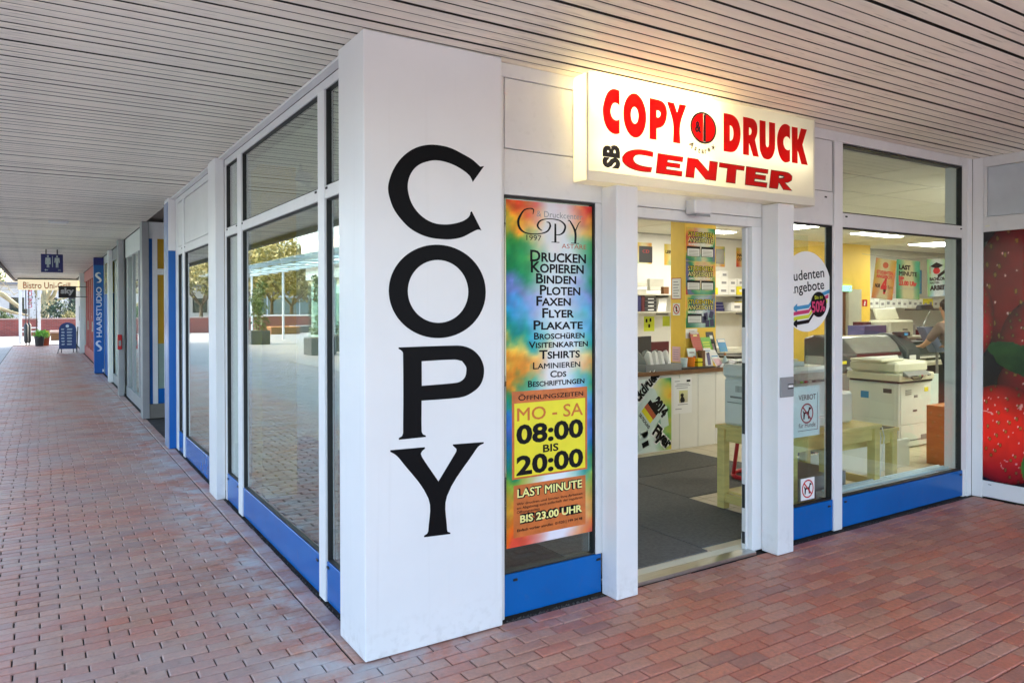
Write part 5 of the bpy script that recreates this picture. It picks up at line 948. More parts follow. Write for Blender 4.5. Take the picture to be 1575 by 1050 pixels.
for lb, x0, x1, z0, z1, seed, tx in (('wall poster with a dark book cover, leftmost on the rear wall', 7.10, 7.51, 2.39, 2.745, 71, ''), ('wall poster reading Leinen half behind the yellow pillar', 7.80, 8.22, 2.38, 2.745, 73, 'LEINEN'), ('wall poster of silver covers just right of the yellow pillar', 8.90, 9.31, 2.39, 2.76, 75, ''), ('wall poster reading HARD COVER right of the pillar', 9.618, 10.02, 2.40, 2.756, 77, 'HARD')):
    t = thing('cover_poster', lb, 'poster', ((x0+x1)/2, 6.1, z0), 'small cover posters on the rear wall')
    panel_print('sheet', POSTER, t, OB, XU, ZU, x0, x1, z0, z1, watercolour(seed, [(30, 70, 140), (40, 120, 150), (200, 180, 60), (220, 140, 40), (200, 50, 40)], .7, (.86, .86, .70), .5, 1), 20, 20, .001)
    if seed == 71: flat([rect(x0+.12, x1+.01, z0+.02, z1-.06)], DARK, t, OB, XU, ZU, 'book_print', lift=.002); text('CD', PRINTR, t, OB, XU, ZU, x0+.2, x1-.06, z1-.17, .05, lift=.003)
    if seed == 75: flat([rect(x0+.02, x1-.02, z0+.05, z1-.05)], SILVER, t, OB, XU, ZU, 'book_print', lift=.002)
    if tx: text(tx, PRINTK, t, OB, XU, ZU, x0+.03, x1-.13, z1-.16, .05, lift=.002, bold=.04)
    if tx == 'HARD': text('COVER', PRINTK, t, OB, XU, ZU, x0+.03, x1-.13, z1-.24, .05, lift=.002, bold=.04); flat([rect(x1-.10, x1-.005, z0+.02, z1-.06)], DARK, t, OB, XU, ZU, 'book_print', lift=.002)
for x0, x1, z0, z1, lb in ((7.33, 7.57, 1.25, 1.50, 'yellow note with dark marks pinned under the lower shelf'), (7.76, 7.93, 1.33, 1.50, 'second yellow note pinned nearer the yellow pillar')):
    t = thing('yellow_note', lb, 'note', (x0, 6.1, z0)); flat([rect(x0, x1, z0, z1)], LIMEP, t, OB, XU, ZU, 'sheet', thick=.0004)
    if x0 < 7.5:
        for a, b in ((7.37, 1.40), (7.46, 1.41), (7.43, 1.31)): flat([rect(a, a+.04, b, b+.06)], PRINTK, t, OB, XU, ZU, 'mark', lift=.001)
# ---- desks behind the counter
dk = thing('back_desk', 'pale work desk along the rear behind the counter', 'desk', (7.6, 5.2, .02)); B('desk_top', SHM, dk, (5.6, 9.6, 4.75, 5.5, .745, .775), bevel=.003)
for x in (5.65, 7.5, 9.5): B('leg', GREYM, dk, (x, x+.05, 4.8, 5.45, .021, .744))
def monitor(lb, x, y, z, wd, ht, yaw, mat, back=True):
    t = thing('monitor', lb, 'monitor', (x, y, z)); m = MB().rot(x, y, yaw).box(-wd/2, wd/2, -.02, .02, z+.09, z+.09+ht); obj('casing', m, mat, t, .006)
    obj('stand', MB().rot(x, y, yaw).box(-.03, .03, .0205, .04, z+.013, z+.2), DARK, t, .002); obj('foot', MB().rot(x, y, yaw).box(-.11, .11, -.05, .11, z+.001, z+.0125), DARK, t, .003)
monitor('black monitor seen from behind at the left edge of the doorway', 6.27, 5.0, .775, .46, .36, .2, DARK); monitor('maroon backed monitor behind the grey sorter', 6.62, 5.05, .775, .5, .27, 0, MAROON)
item('scanner', 'low dark scanner on the rear desk right of the yellow pillar', 'scanner', DARK, 8.05, 8.7, 5.0, 5.4, .776, .90); item('paper_stack', 'pale paper stack on top of the dark scanner', 'paper stack', SHM, 8.1, 8.6, 5.02, 5.35, .901, .99); item('desk_box', 'small brown box on the rear desk by the black monitor', 'box', BROWN, 6.32, 6.42, 4.9, 5.0, .776, .88)
cab = thing('printer_cabinet', 'white drawer printer beside the end of the counter', 'printer', (6.4, 3.3, .02)); B('body', OFFW, cab, (6.08, 6.75, 3.12, 3.75, .021, .86), bevel=.01); B('lid', OFFW, cab, (6.06, 6.77, 3.10, 3.77, .862, 1.0), bevel=.015)
for z in (.2, .42, .64): B('drawer', OFFW, cab, (6.12, 6.71, 3.105, 3.1195, z, z+.2), bevel=.003)
B('tray', DARK, cab, (6.15, 6.55, 3.15, 3.5, 1.001, 1.03), bevel=.004); B('panel_strip', DARK, cab, (6.1, 6.4, 3.092, 3.0995, .93, .97))
# ---- wooden table by the door with a copier on it
def table(lb, cx, cy, a, L_, W2, z, topm=PINE):
    t = thing('wooden_table', lb, 'table', (cx, cy, .02)); m = lambda: MB().rot(cx, cy, a)
    obj('table_top', m().box(0, L_, -W2, 0, z-.028, z), topm, t, .003)
    for x, y in ((.012, -.082), (L_-.082, -.082), (.012, -W2+.012), (L_-.082, -W2+.012)): obj('leg', m().box(x, x+.07, y, y+.07, .0225, z-.0285), PINE, t, .003)
    for y in (-.060, -W2+.035): obj('apron', m().box(.083, L_-.083, y, y+.022, z-.13, z-.029), PINE, t, .002)
    for x in (.035, L_-.057): obj('apron', m().box(x, x+.022, -W2+.083, -.083, z-.13, z-.029), PINE, t, .002)
    for x in (.03, L_-.06): obj('stretcher', m().box(x, x+.03, -W2+.083, -.083, .075, .145), PINE, t, .002)
    return m, t
m1, t1 = table('pale wooden table just inside the door carrying a white copier', 3.385, .955, .0, 1.15, .74, .70)
obj('shelf', m1().box(.065, 1.08, -.70, -.04, .1455, .165), PINE, t1, .002)
T1_ = .701
c1 = thing('desk_copier', 'white desktop copier on the wooden table beside the doorway', 'copier', (3.9, .55, T1_))
B('body', OFFW, c1, (3.45, 4.02, .36, .92, T1_, 1.08), bevel=.015); B('scanner_lid', OFFW, c1, (3.43, 4.04, .34, .93, 1.083, 1.19), bevel=.025); B('side_grille', DGREY, c1, (3.445, 3.4495, .70, .80, .97, 1.03)); B('side_cover', OFFW, c1, (3.442, 3.4495, .42, .86, .72, .88), bevel=.003)
B('seam', DGREY, c1, (3.446, 3.4497, .40, .88, .885, .889)); B('front_seam', DGREY, c1, (3.47, 4.0, .355, .3597, 1.074, 1.0825)); B('paper_tray', OFFW, c1, (3.50, 3.97, .30, .3597, .73, .80), bevel=.004)
obj('control_panel', MB().hexa([(3.50, .27, 1.08), (3.95, .27, 1.08), (3.95, .338, 1.085), (3.50, .338, 1.085), (3.50, .27, 1.10), (3.95, .27, 1.10), (3.95, .338, 1.15), (3.50, .338, 1.15)]), GREYP, c1, .004)
for k in range(4): B('button', (GREEN, RED, BEIGE, DGREY)[k], c1, (3.55+k*.05, 3.58+k*.05, .264, .2695, 1.084, 1.097))
B('side_hatch', OFFW, c1, (3.443, 3.4497, .64, .90, .90, 1.05), bevel=.004); B('handle', GREYP, c1, (3.436, 3.4425, .72, .84, .925, .94)); B('paper_stack', PAPER, c1, (3.55, 3.85, .45, .75, 1.191, 1.225), bevel=.002)
for k in range(7): B('grille_bar', SILVER, c1, (3.442, 3.4448, .705+.013*k, .711+.013*k, .975, 1.025))
item('storage_box', 'grey plastic box on the shelf under the wooden table', 'box', GREYP, 3.62, 4.2, .32, .75, .1665, .34); item('fax_machine', 'pale fax machine on the wooden table behind the narrow window', 'fax', BEIGE, 4.09, 4.42, .40, .80, T1_, .96, .02)
# ---- red bar chair behind the table
rs = thing('red_stool', 'red tubular stool standing behind the wooden table', 'stool', (4.55, 1.45, .028))
obj('base_ring', MB().path([(4.55+.28*math.cos(a), 1.45+.22*math.sin(a), .052) for a in np.linspace(0, 2*math.pi, 25)], .022, 8, False), RED, rs, smooth=True)
for a in (2.6, .6, 4.2): obj('leg', MB().path([(4.55+.28*math.cos(a), 1.45+.22*math.sin(a), .06), (4.50+.16*math.cos(a), 1.45+.14*math.sin(a), .60)], .018, 8), RED, rs, smooth=True)
obj('seat', MB().lathe(4.50, 1.45, [(.05, .601), (.19, .605), (.20, .63), (.17, .65)], 24), RED, rs, smooth=True)
# ---- right-hand window: wooden table, monitor, papers, copiers, plotters
m2, t2 = table('wooden table behind the right window with trailing white cables', 3.98, 1.00, .0, 1.02, .66, .615)
B('dark_surface', pbr('dark_table_surface', lin(72, 54, 50), .2), t2, (4.02, 4.96, .36, .97, .6155, .6185))
mt = thing('monitor', 'maroon backed monitor on the table behind the right window', 'monitor', (4.8, .85, .62))
obj('casing', MB().rot(4.74, .86, .10).hexa([(-.25, -.03, .655), (.22, -.03, .64), (.22, .03, .64), (-.25, .03, .655), (-.245, .02, 1.04), (.235, .02, 1.055), (.235, .06, 1.055), (-.245, .06, 1.04)]), MAROON, mt, .008); B('foot', DARK, mt, (4.60, 4.88, .66, .90, .619, .64), bevel=.004); B('neck', DARK, mt, (4.70, 4.78, .895, .915, .6405, .8), bevel=.002); B('socket_panel', SILVER, mt, (4.58, 4.66, .815, .822, .70, .77))
ppr = thing('paper_sheet', 'large white sheet sticking out beside the maroon monitor', 'paper', (4.6, .6, .62)); obj('sheet', MB().hexa([(4.12, .62, .62), (4.44, .60, .64), (4.44, .604, .64), (4.12, .624, .62), (4.10, .70, .92), (4.60, .62, .84), (4.60, .624, .84), (4.10, .704, .92)]), PAPER, ppr)
for k, (x, d) in enumerate(((4.62, .03), (4.70, .0), (4.77, -.02))):
    tc_ = thing('cable', ('left', 'middle', 'right')[k]+' white cable trailing over the table edge behind the right window', 'cable', (x, .3, .02), 'white cables hanging from the table')
    obj('cable_run', MB().path([(x+.0, .70, .66), (x+.02, .5, .65), (x+d, .345, .635), (x+d-.02, .315, .56), (x+d-.06, .31, .40), (x-.08, .33, .2), (x-.16, .36, .035)], .0045, 6), PAPER, tc_, smooth=True)
lb_ = thing('window_shelf', 'low white ledge with grey pipes inside the right window', 'ledge', (4.6, .3, .02)); B('ledge', WHITE, lb_, (3.78, 5.48, .145, .30, .20, .234), bevel=.003); B('front', WHITE, lb_, (3.78, 5.48, .27, .295, .021, .1995))
for y in (.17, .21, .25): obj('pipe', MB().path([(3.80, y, .246), (5.46, y, .246)], .011, 8), PALE, lb_, smooth=True)
fl = thing('white_board', 'white board lying on the floor behind the table legs', 'board', (5.2, 1.2, .02)); B('board', OFFW, fl, (4.3, 6.3, .98, 1.02, .021, .30), bevel=.003)
co = thing('office_copier', 'large white floor copier behind the right window', 'copier', (7.3, 1.7, .02))
B('body', OFFW, co, (7.0, 7.68, 1.5, 2.12, .03, .775), bevel=.008); B('plinth', GREYP, co, (7.03, 7.65, 1.53, 2.09, .021, .0295)); B('side_panel', OFFW, co, (6.993, 6.9995, 1.54, 2.08, .36, .75), bevel=.002); B('door_panel', OFFW, co, (7.03, 7.65, 1.493, 1.4995, .30, .755), bevel=.002); B('drawer', OFFW, co, (7.03, 7.65, 1.493, 1.4995, .05, .285), bevel=.002)
B('drawer', OFFW, co, (6.993, 6.9995, 1.54, 2.08, .05, .17), bevel=.002); B('drawer', OFFW, co, (6.993, 6.9995, 1.54, 2.08, .18, .34), bevel=.002)
B('scanner', BEIGE, co, (6.98, 7.70, 1.47, 2.14, .80, .885), bevel=.012); B('feeder', BEIGE, co, (7.0, 7.66, 1.52, 2.12, .89, 1.02), bevel=.03); B('feeder_tray', BEIGE, co, (6.86, 7.32, 1.62, 2.02, 1.022, 1.05), bevel=.01); B('output_gap', DARK, co, (6.99, 7.69, 1.49, 2.1, .777, .799))
B('handle', DGREY, co, (7.28, 7.36, 1.488, 1.4925, .44, .46)); B('vent', GREYP, co, (7.45, 7.6, 1.488, 1.4925, .1, .16)); B('label', DARK, co, (7.08, 7.14, 1.488, 1.4925, .08, .10)); B('label', GREYP, co, (7.30, 7.37, 1.488, 1.4925, .60, .63)); B('drawer_grip', DARK, co, (6.989, 6.9928, 1.75, 1.9, .27, .29))
B('socket_plate', DGREY, co, (6.989, 6.9928, 1.58, 1.68, .66, .71)); obj('cord', MB().path([(7.15, 1.46, .86), (7.2, 1.44, .82), (7.35, 1.44, .82), (7.45, 1.46, .87)], .008, 6), DGREY, co)
obj('control_panel', MB().hexa([(7.02, 1.40, .855), (7.50, 1.40, .855), (7.50, 1.469, .86), (7.02, 1.469, .86), (7.02, 1.40, .875), (7.50, 1.40, .875), (7.50, 1.469, .92), (7.02, 1.469, .92)]), GREYP, co, .004)
B('display', DARK, co, (7.08, 7.2, 1.395, 1.3995, .858, .872))
for k in range(5): B('button', (GREEN, RED, BEIGE, BEIGE, DGREY)[k], co, (7.24+k*.045, 7.265+k*.045, 1.394, 1.3995, .859, .871))
for k in range(4): B('drawer_grip', GREYP, co, (7.20, 7.48, 1.488, 1.4925, .105+k*.0, .118)) if k == 0 else B('vent_slot', GREYP, co, (7.12, 7.24, 1.488, 1.4925, .62+k*.022, .63+k*.022))
B('sticker', PRINTY, co, (7.52, 7.60, 1.489, 1.4925, .66, .71)); B('sticker', SKYB, co, (6.990, 6.9928, 1.86, 1.96, .58, .66))
for k in range(3): obj('paper', MB().rot(7.08, 1.82, .1*k-.1).box(-.15, .15, -.10, .11, 1.0505+.0032*k, 1.0532+.0032*k), PAPER, co)
for k in range(3): B('castor', DARK, co, (7.05+.25*k, 7.09+.25*k, 1.52, 1.56, .0125, .0208))
item('wooden_cabinet', 'orange wooden cabinet beside the pale corner stub', 'cabinet', PINE2, 6.56, 7.2, .62, .95, .021, .63); item('white_board', 'pale blue white board leaning behind the wooden cabinet', 'board', PALE, 7.85, 8.9, 2.05, 2.09, .021, .76)
pa = thing('plotter', 'long grey large format plotter with silver hood behind the copier', 'plotter', (8.3, 2.6, .02))
B('body', SILVER, pa, (7.35, 9.25, 2.55, 3.0, .86, 1.02), bevel=.02)
obj('hood', MB().prism([(2.56, 1.021), (3.0, 1.021), (3.0, 1.22), (2.86, 1.27), (2.74, 1.25), (2.62, 1.14)], (7.75, 0, 0), (0, 1, 0), (0, 0, 1), 1.15), SILVER, pa, .02); B('paper_slot', MAROON, pa, (7.80, 8.86, 2.535, 2.549, .985, 1.03), bevel=.003)
for x in (7.36, 8.91): obj('end_cap', MB().prism([(2.48, .80), (3.02, .80), (3.02, 1.24), (2.86, 1.29), (2.70, 1.26), (2.48, 1.04)], (x, 0, 0), (0, 1, 0), (0, 0, 1), .38 if x < 8 else .34), DGREY, pa, .02)
obj('front_apron', MB().hexa([(7.5, 2.40, .74), (9.2, 2.40, .74), (9.2, 2.546, .85), (7.5, 2.546, .85), (7.5, 2.42, .80), (9.2, 2.42, .80), (9.2, 2.546, .975), (7.5, 2.546, .975)]), SILVER, pa, .01)
B('control_panel', DARK, pa, (9.0, 9.2, 2.60, 2.76, 1.2405, 1.30), bevel=.01); B('display', SKYB, pa, (9.04, 9.12, 2.596, 2.5995, 1.25, 1.285))
for k in range(4): B('button', (GREEN, RED, SILVER, SILVER)[k], pa, (9.03+.035*k, 9.05+.035*k, 2.63, 2.65, 1.3005, 1.304))
obj('paper_roll', MB().path([(7.80, 2.80, .80), (8.86, 2.80, .80)], .055, 14), PAPER, pa, smooth=True); obj('paper_sheet', MB().hexa([(7.9, 2.35, .60), (8.75, 2.35, .60), (8.75, 2.352, .60), (7.9, 2.352, .60), (7.9, 2.53, .99), (8.75, 2.53, .99), (8.75, 2.532, .99), (7.9, 2.532, .99)]), PAPER, pa)
B('side_label', PRINTY, pa, (7.40, 7.5, 2.476, 2.4795, .92, .96)); B('side_label', PAPER, pa, (8.96, 9.12, 2.476, 2.4795, .88, .98))
for x in (7.45, 9.05): B('leg', DGREY, pa, (x, x+.08, 2.6, 2.95, .05, .859), bevel=.01); B('foot', DGREY, pa, (x-.02, x+.1, 2.40, 3.1, .021, .0495), bevel=.01)
pb = thing('plotter', 'second dark plotter with pale rail next to the person', 'plotter', (10.6, 3.2, .02))
B('body', DGREY, pb, (10.0, 11.6, 3.2, 3.7, .88, 1.06), bevel=.03); B('rail', PAPER, pb, (9.95, 11.65, 3.13, 3.19, .84, .87), bevel=.004); B('rail', SILVER, pb, (9.95, 11.65, 3.15, 3.19, .875, .90), bevel=.004); B('tray', BEIGE, pb, (9.95, 11.6, 3.0, 3.19, .74, .80), bevel=.01); B('lid', DARK, pb, (10.1, 11.5, 3.25, 3.6, 1.062, 1.10), bevel=.03)
for x in (10.05, 11.45): B('leg', DGREY, pb, (x, x+.08, 3.25, 3.6, .021, .879), bevel=.01)
sd_ = thing('side_desk', 'pale desk at the back right carrying the beige printer', 'desk', (10.6, 4.0, .02)); B('desk_top', SHM, sd_, (9.6, 12.0, 3.76, 4.4, 1.12, 1.15), bevel=.003)
for x in (9.65, 11.9): B('leg', GREYM, sd_, (x, x+.06, 3.8, 4.35, .021, 1.1195))
bp_ = thing('label_printer', 'beige tabletop printer with raised lid on the back desk', 'printer', (10.95, 3.95, 1.15)); B('body', BEIGE, bp_, (10.72, 11.45, 3.8, 4.2, 1.151, 1.43), bevel=.03)
obj('raised_lid', MB().hexa([(10.80, 4.05, 1.432), (11.45, 4.05, 1.432), (11.45, 4.10, 1.432), (10.80, 4.10, 1.432), (10.86, 4.16, 1.62), (11.50, 4.16, 1.64), (11.50, 4.2, 1.64), (10.86, 4.2, 1.62)]), BEIGE, bp_, .01); B('badge', DGREY, bp_, (11.1, 11.24, 3.795, 3.7995, 1.26, 1.28))
item('purple_box', 'purple cardboard box on the back desk left of the beige printer', 'box', PURPLE, 10.0, 10.62, 3.8, 4.1, 1.151, 1.35, front=None); item('maroon_box', 'maroon box between the purple box and beige printer', 'box', MAROON, 10.45, 10.70, 4.12, 4.3, 1.151, 1.40)
dlp = thing('desk_lamp', 'black desk lamp on a jointed arm beside the person', 'desk lamp', (11.3, 3.45, 1.06))
obj('arm', MB().path([(11.15, 3.5, 1.10), (11.18, 3.48, 1.38), (11.30, 3.45, 1.60)], .014, 6), SILVER, dlp); obj('base', MB().lathe(11.15, 3.5, [(.09, 1.101), (.09, 1.125), (.02, 1.13)], 16), DARK, dlp); obj('head', MB().hexa([(10.95, 3.40, 1.60), (11.36, 3.40, 1.60), (11.36, 3.52, 1.60), (10.95, 3.52, 1.60), (10.98, 3.42, 1.69), (11.32, 3.42, 1.70), (11.32, 3.50, 1.70), (10.98, 3.50, 1.69)]), DARK, dlp, .015)
cv = thing('paper_guide', 'slanted light blue metal tray in front of the person', 'tray', (9.9, 2.6, 1.0)); obj('plate', MB().hexa([(9.55, 2.6, 1.36), (9.78, 2.6, 1.36), (9.78, 2.72, 1.36), (9.55, 2.72, 1.36), (9.90, 2.6, .98), (10.15, 2.6, .98), (10.15, 2.72, .98), (9.90, 2.72, .98)]), pbr('blue_grey_metal', lin(120, 136, 176), .3), cv, .006)
obj('stand', MB().path([(10.02, 2.66, .979), (10.02, 2.66, .022)], .02, 8), GREYM, cv)
item('paper_ream', 'open ream of white paper lying on the wooden table edge', 'paper ream', PAPER, 4.06, 4.30, .40, .58, .6195, .66, .002); item('mouse', 'small dark mouse on the table under the maroon monitor', 'mouse', DARK, 4.50, 4.56, .48, .58, .6195, .645, .012)
item('ink_box', 'yellow ink carton standing on the floor behind the tables', 'carton', PRINTY, 5.9, 6.2, 1.6, 1.9, .021, .30); item('ink_box', 'brown carton standing on the floor by the white board', 'carton', BROWN, 5.4, 5.75, 1.45, 1.75, .021, .34)
for k, (x0, x1, z0, z1, m, lb) in enumerate(((13.2, 13.6, 1.98, 2.5, PALE, 'pale wall chart behind the leftmost hanging poster'), (14.4, 14.8, 1.95, 2.45, PINKP, 'pink wall chart between the hanging posters'), (15.3, 15.9, 1.95, 2.5, SKYB, 'blue wall chart on the rear wall at the far right'))):
    t = thing('wall_chart', lb, 'chart', (x0, 6.1, z0)); flat([rect(x0, x1, z0, z1)], m, t, OB, XU, ZU, 'sheet', thick=.0006)
    for q_ in range(6): flat([rect(x0+.05, x1-.05-.04*(q_ % 3), z0+.06+q_*.065, z0+.08+q_*.065)], PRINTG, t, OB, XU, ZU, 'print_line', lift=.0014)
for k in range(5): item('storage_tub', ('first', 'second', 'third', 'fourth', 'fifth')[k]+' dark storage tub from the left under the long rear shelf', 'tub', (DGREY, NAVY, GREYP, MAROON, DGREY)[k], 13.2+.62*k, 13.7+.62*k, 5.7, 6.05, .9, 1.15+.06*(k % 3), .01, 'tubs under the long shelf')
dk2 = thing('rear_bench', 'long pale bench under the long rear shelf', 'bench', (15, 5.8, .02)); B('bench_top', SHM, dk2, (13.0, 16.9, 5.6, 6.09, .86, .899), bevel=.003)
for x in (13.1, 15, 16.8): B('leg', GREYM, dk2, (x, x+.06, 5.65, 6.05, .021, .8595))
# hanging posters
line = solo('poster_line', 'thin wire under the ceiling from which the student posters hang', 'wire', GREYM, mb=MB().path([(8.5, 2.9, 2.40), (9.5, 2.86, 2.365), (10.9, 2.80, 2.43)], .003, 5))
for k, (lb, cs, pal, seed) in enumerate((('leftmost hanging poster with a big red 4 in warm colours', [(8.561, 1.782), (9.074, 1.738), (9.237, 2.342), (8.70, 2.352)], [(176, 60, 50), (196, 130, 40), (160, 140, 40), (190, 60, 60)], 81), ('middle hanging poster reading LAST MINUTE in green', [(9.173, 1.776), (9.789, 1.76), (9.84, 2.362), (9.254, 2.343)], [(20, 110, 70), (30, 140, 120), (150, 160, 60), (20, 100, 110)], 84), ('rightmost hanging poster reading ARBEIT with a graduation cap', [(10.021, 1.80), (10.62, 1.83), (10.58, 2.42), (9.893, 2.364)], [(40, 110, 190), (50, 150, 190), (120, 170, 90), (60, 120, 200)], 88))):
    t = thing('hanging_poster', lb, 'poster', (cs[0][0], 2.8, cs[0][1]), 'posters hanging from a wire in the shop')
    (ax, az), (bx_, bz), _, (dx, dz) = cs; u = Vector((bx_-ax, 0, bz-az)); L1 = u.length; u.normalize(); v = Vector((-u.z, 0, u.x)); H1 = (Vector((dx-ax, 0, dz-az))).dot(v)
    if k == 0: u = Vector((.995, 0, -.06)).normalized(); v = Vector((.20, 0, .98)).normalized(); 
    o_ = (ax, 2.8, az)
    panel_print('sheet', POSTER, t, o_, u, v, 0, L1, 0, H1, watercolour(seed, pal, .85, (.74, .70, .56) if k < 2 else (.80, .82, .86), .5, 1.1), 24, 24, .002)
    o_ = (ax, 2.797, az)
    if k == 0:
        for s, b, c, mm in (('STUDENTEN', .36, .045, PRINTR), ('ANGEBOT', .30, .045, PRINTR), ('NUR', .16, .05, PRINTK)): text(s, mm, t, o_, u, v, .05, .45 if c < .05 else .18, b, c, bold=.05)
        text('4', PRINTR, t, o_, u, v, .19, .34, .09, .20, bold=.06); text('Euro', PRINTK, t, o_, u, v, .37, .49, .16, .045)
        flat([ell(.25, .49, .07, .045, 20)], PRINTBR, t, o_, u, v, 'emblem')
    elif k == 1:
        for s, b, x1, mm in (('LAST', .43, .36, PRINTK), ('MINUTE', .34, .54, PRINTK), ('bis', .275, .2, PRINTR), ('23.00 Uhr', .20, .54, PRINTR)): text(s, mm, t, o_, u, v, .06, x1, b, .06, bold=.06)
        text('Einfach anrufen', PRINTG, t, o_, u, v, .1, .52, .14, .03)
    else:
        flat([[(.08, .46), (.26, .52), (.46, .47), (.28, .42)]], PRINTK, t, o_, u, v, 'cap_print'); flat([ell(.26, .39, .10, .05, 20)], PRINTR, t, o_, u, v, 'cap_print'); flat([rect(.07, .085, .35, .46)], PRINTR, t, o_, u, v, 'tassel_print'); flat([rotp(rect(-.17, .17, -.025, .025), .45, .36, .35)], PRINTK, t, o_, u, v, 'scroll_print')
        for s, b, c, x1 in (('BACHELOR-', .245, .045, .5), ('MASTER-', .195, .03, .34), ('ARBEIT', .10, .065, .56)): text(s, PRINTK, t, o_, u, v, .06, x1, b, c, bold=.06)
# yellow wall with a doorway at the back right
yw = thing('yellow_wall', 'yellow partition wall with a doorway behind the right windows', 'wall', (11.5, 5.45, .02))
B('wall', YELLOW, yw, (9.9, 11.70, 5.4, 5.52, .021, 2.879), (12.42, 12.735, 5.4, 5.52, .021, 2.879), (11.7005, 12.4195, 5.4, 5.52, 2.0, 2.879)); B('door_frame', SHM, yw, (12.0, 12.4195, 5.385, 5.51, .022, 1.95), (11.7005, 12.4195, 5.385, 5.51, 1.951, 1.9995)); B('door_leaf', BROWN, yw, (11.7005, 11.999, 5.45, 5.49, .022, 1.95), bevel=.003)
ex = thing('exit_sign', 'small green glowing exit sign above the brown door', 'sign', (11.9, 5.38, 2.0)); B('panel', lamp_mat('exit_sign_lit', (.25, .9, .45), .5), ex, (11.80, 12.06, 5.355, 5.384, 1.96, 2.07), bevel=.003); flat([rotp([(-.03, -.03), (0, .03), (.03, -.03)], 11.99, 2.015, 0)], PAPER, ex, (0, 5.3545, 0), XU, ZU, 'pictogram')
fs = thing('fire_sign', 'small red fire extinguisher sign on the yellow wall', 'sign', (12.55, 5.4, 1.66)); flat([rect(12.465, 12.635, 1.665, 1.80)], PRINTR, fs, (0, 5.3985, 0), XU, ZU, 'panel', thick=.001); flat([rotp(rect(-.02, .02, -.05, .04), 12.55, 1.73, -.3)], PAPER, fs, (0, 5.3985, 0), XU, ZU, 'pictogram', lift=.0025)
ctv = thing('hanging_spotlight', 'small grey spotlight hanging near the ceiling behind the upper side window', 'spotlight', (.62, 3.0, 2.7)); obj('body', MB().path([(.57, 3.0, 2.78), (.68, 2.96, 2.73)], [.05, .055], 10), GREYM, ctv); obj('stem', MB().path([(.60, 3.0, 2.82), (.60, 3.0, 2.878)], .01, 6), GREYM, ctv)

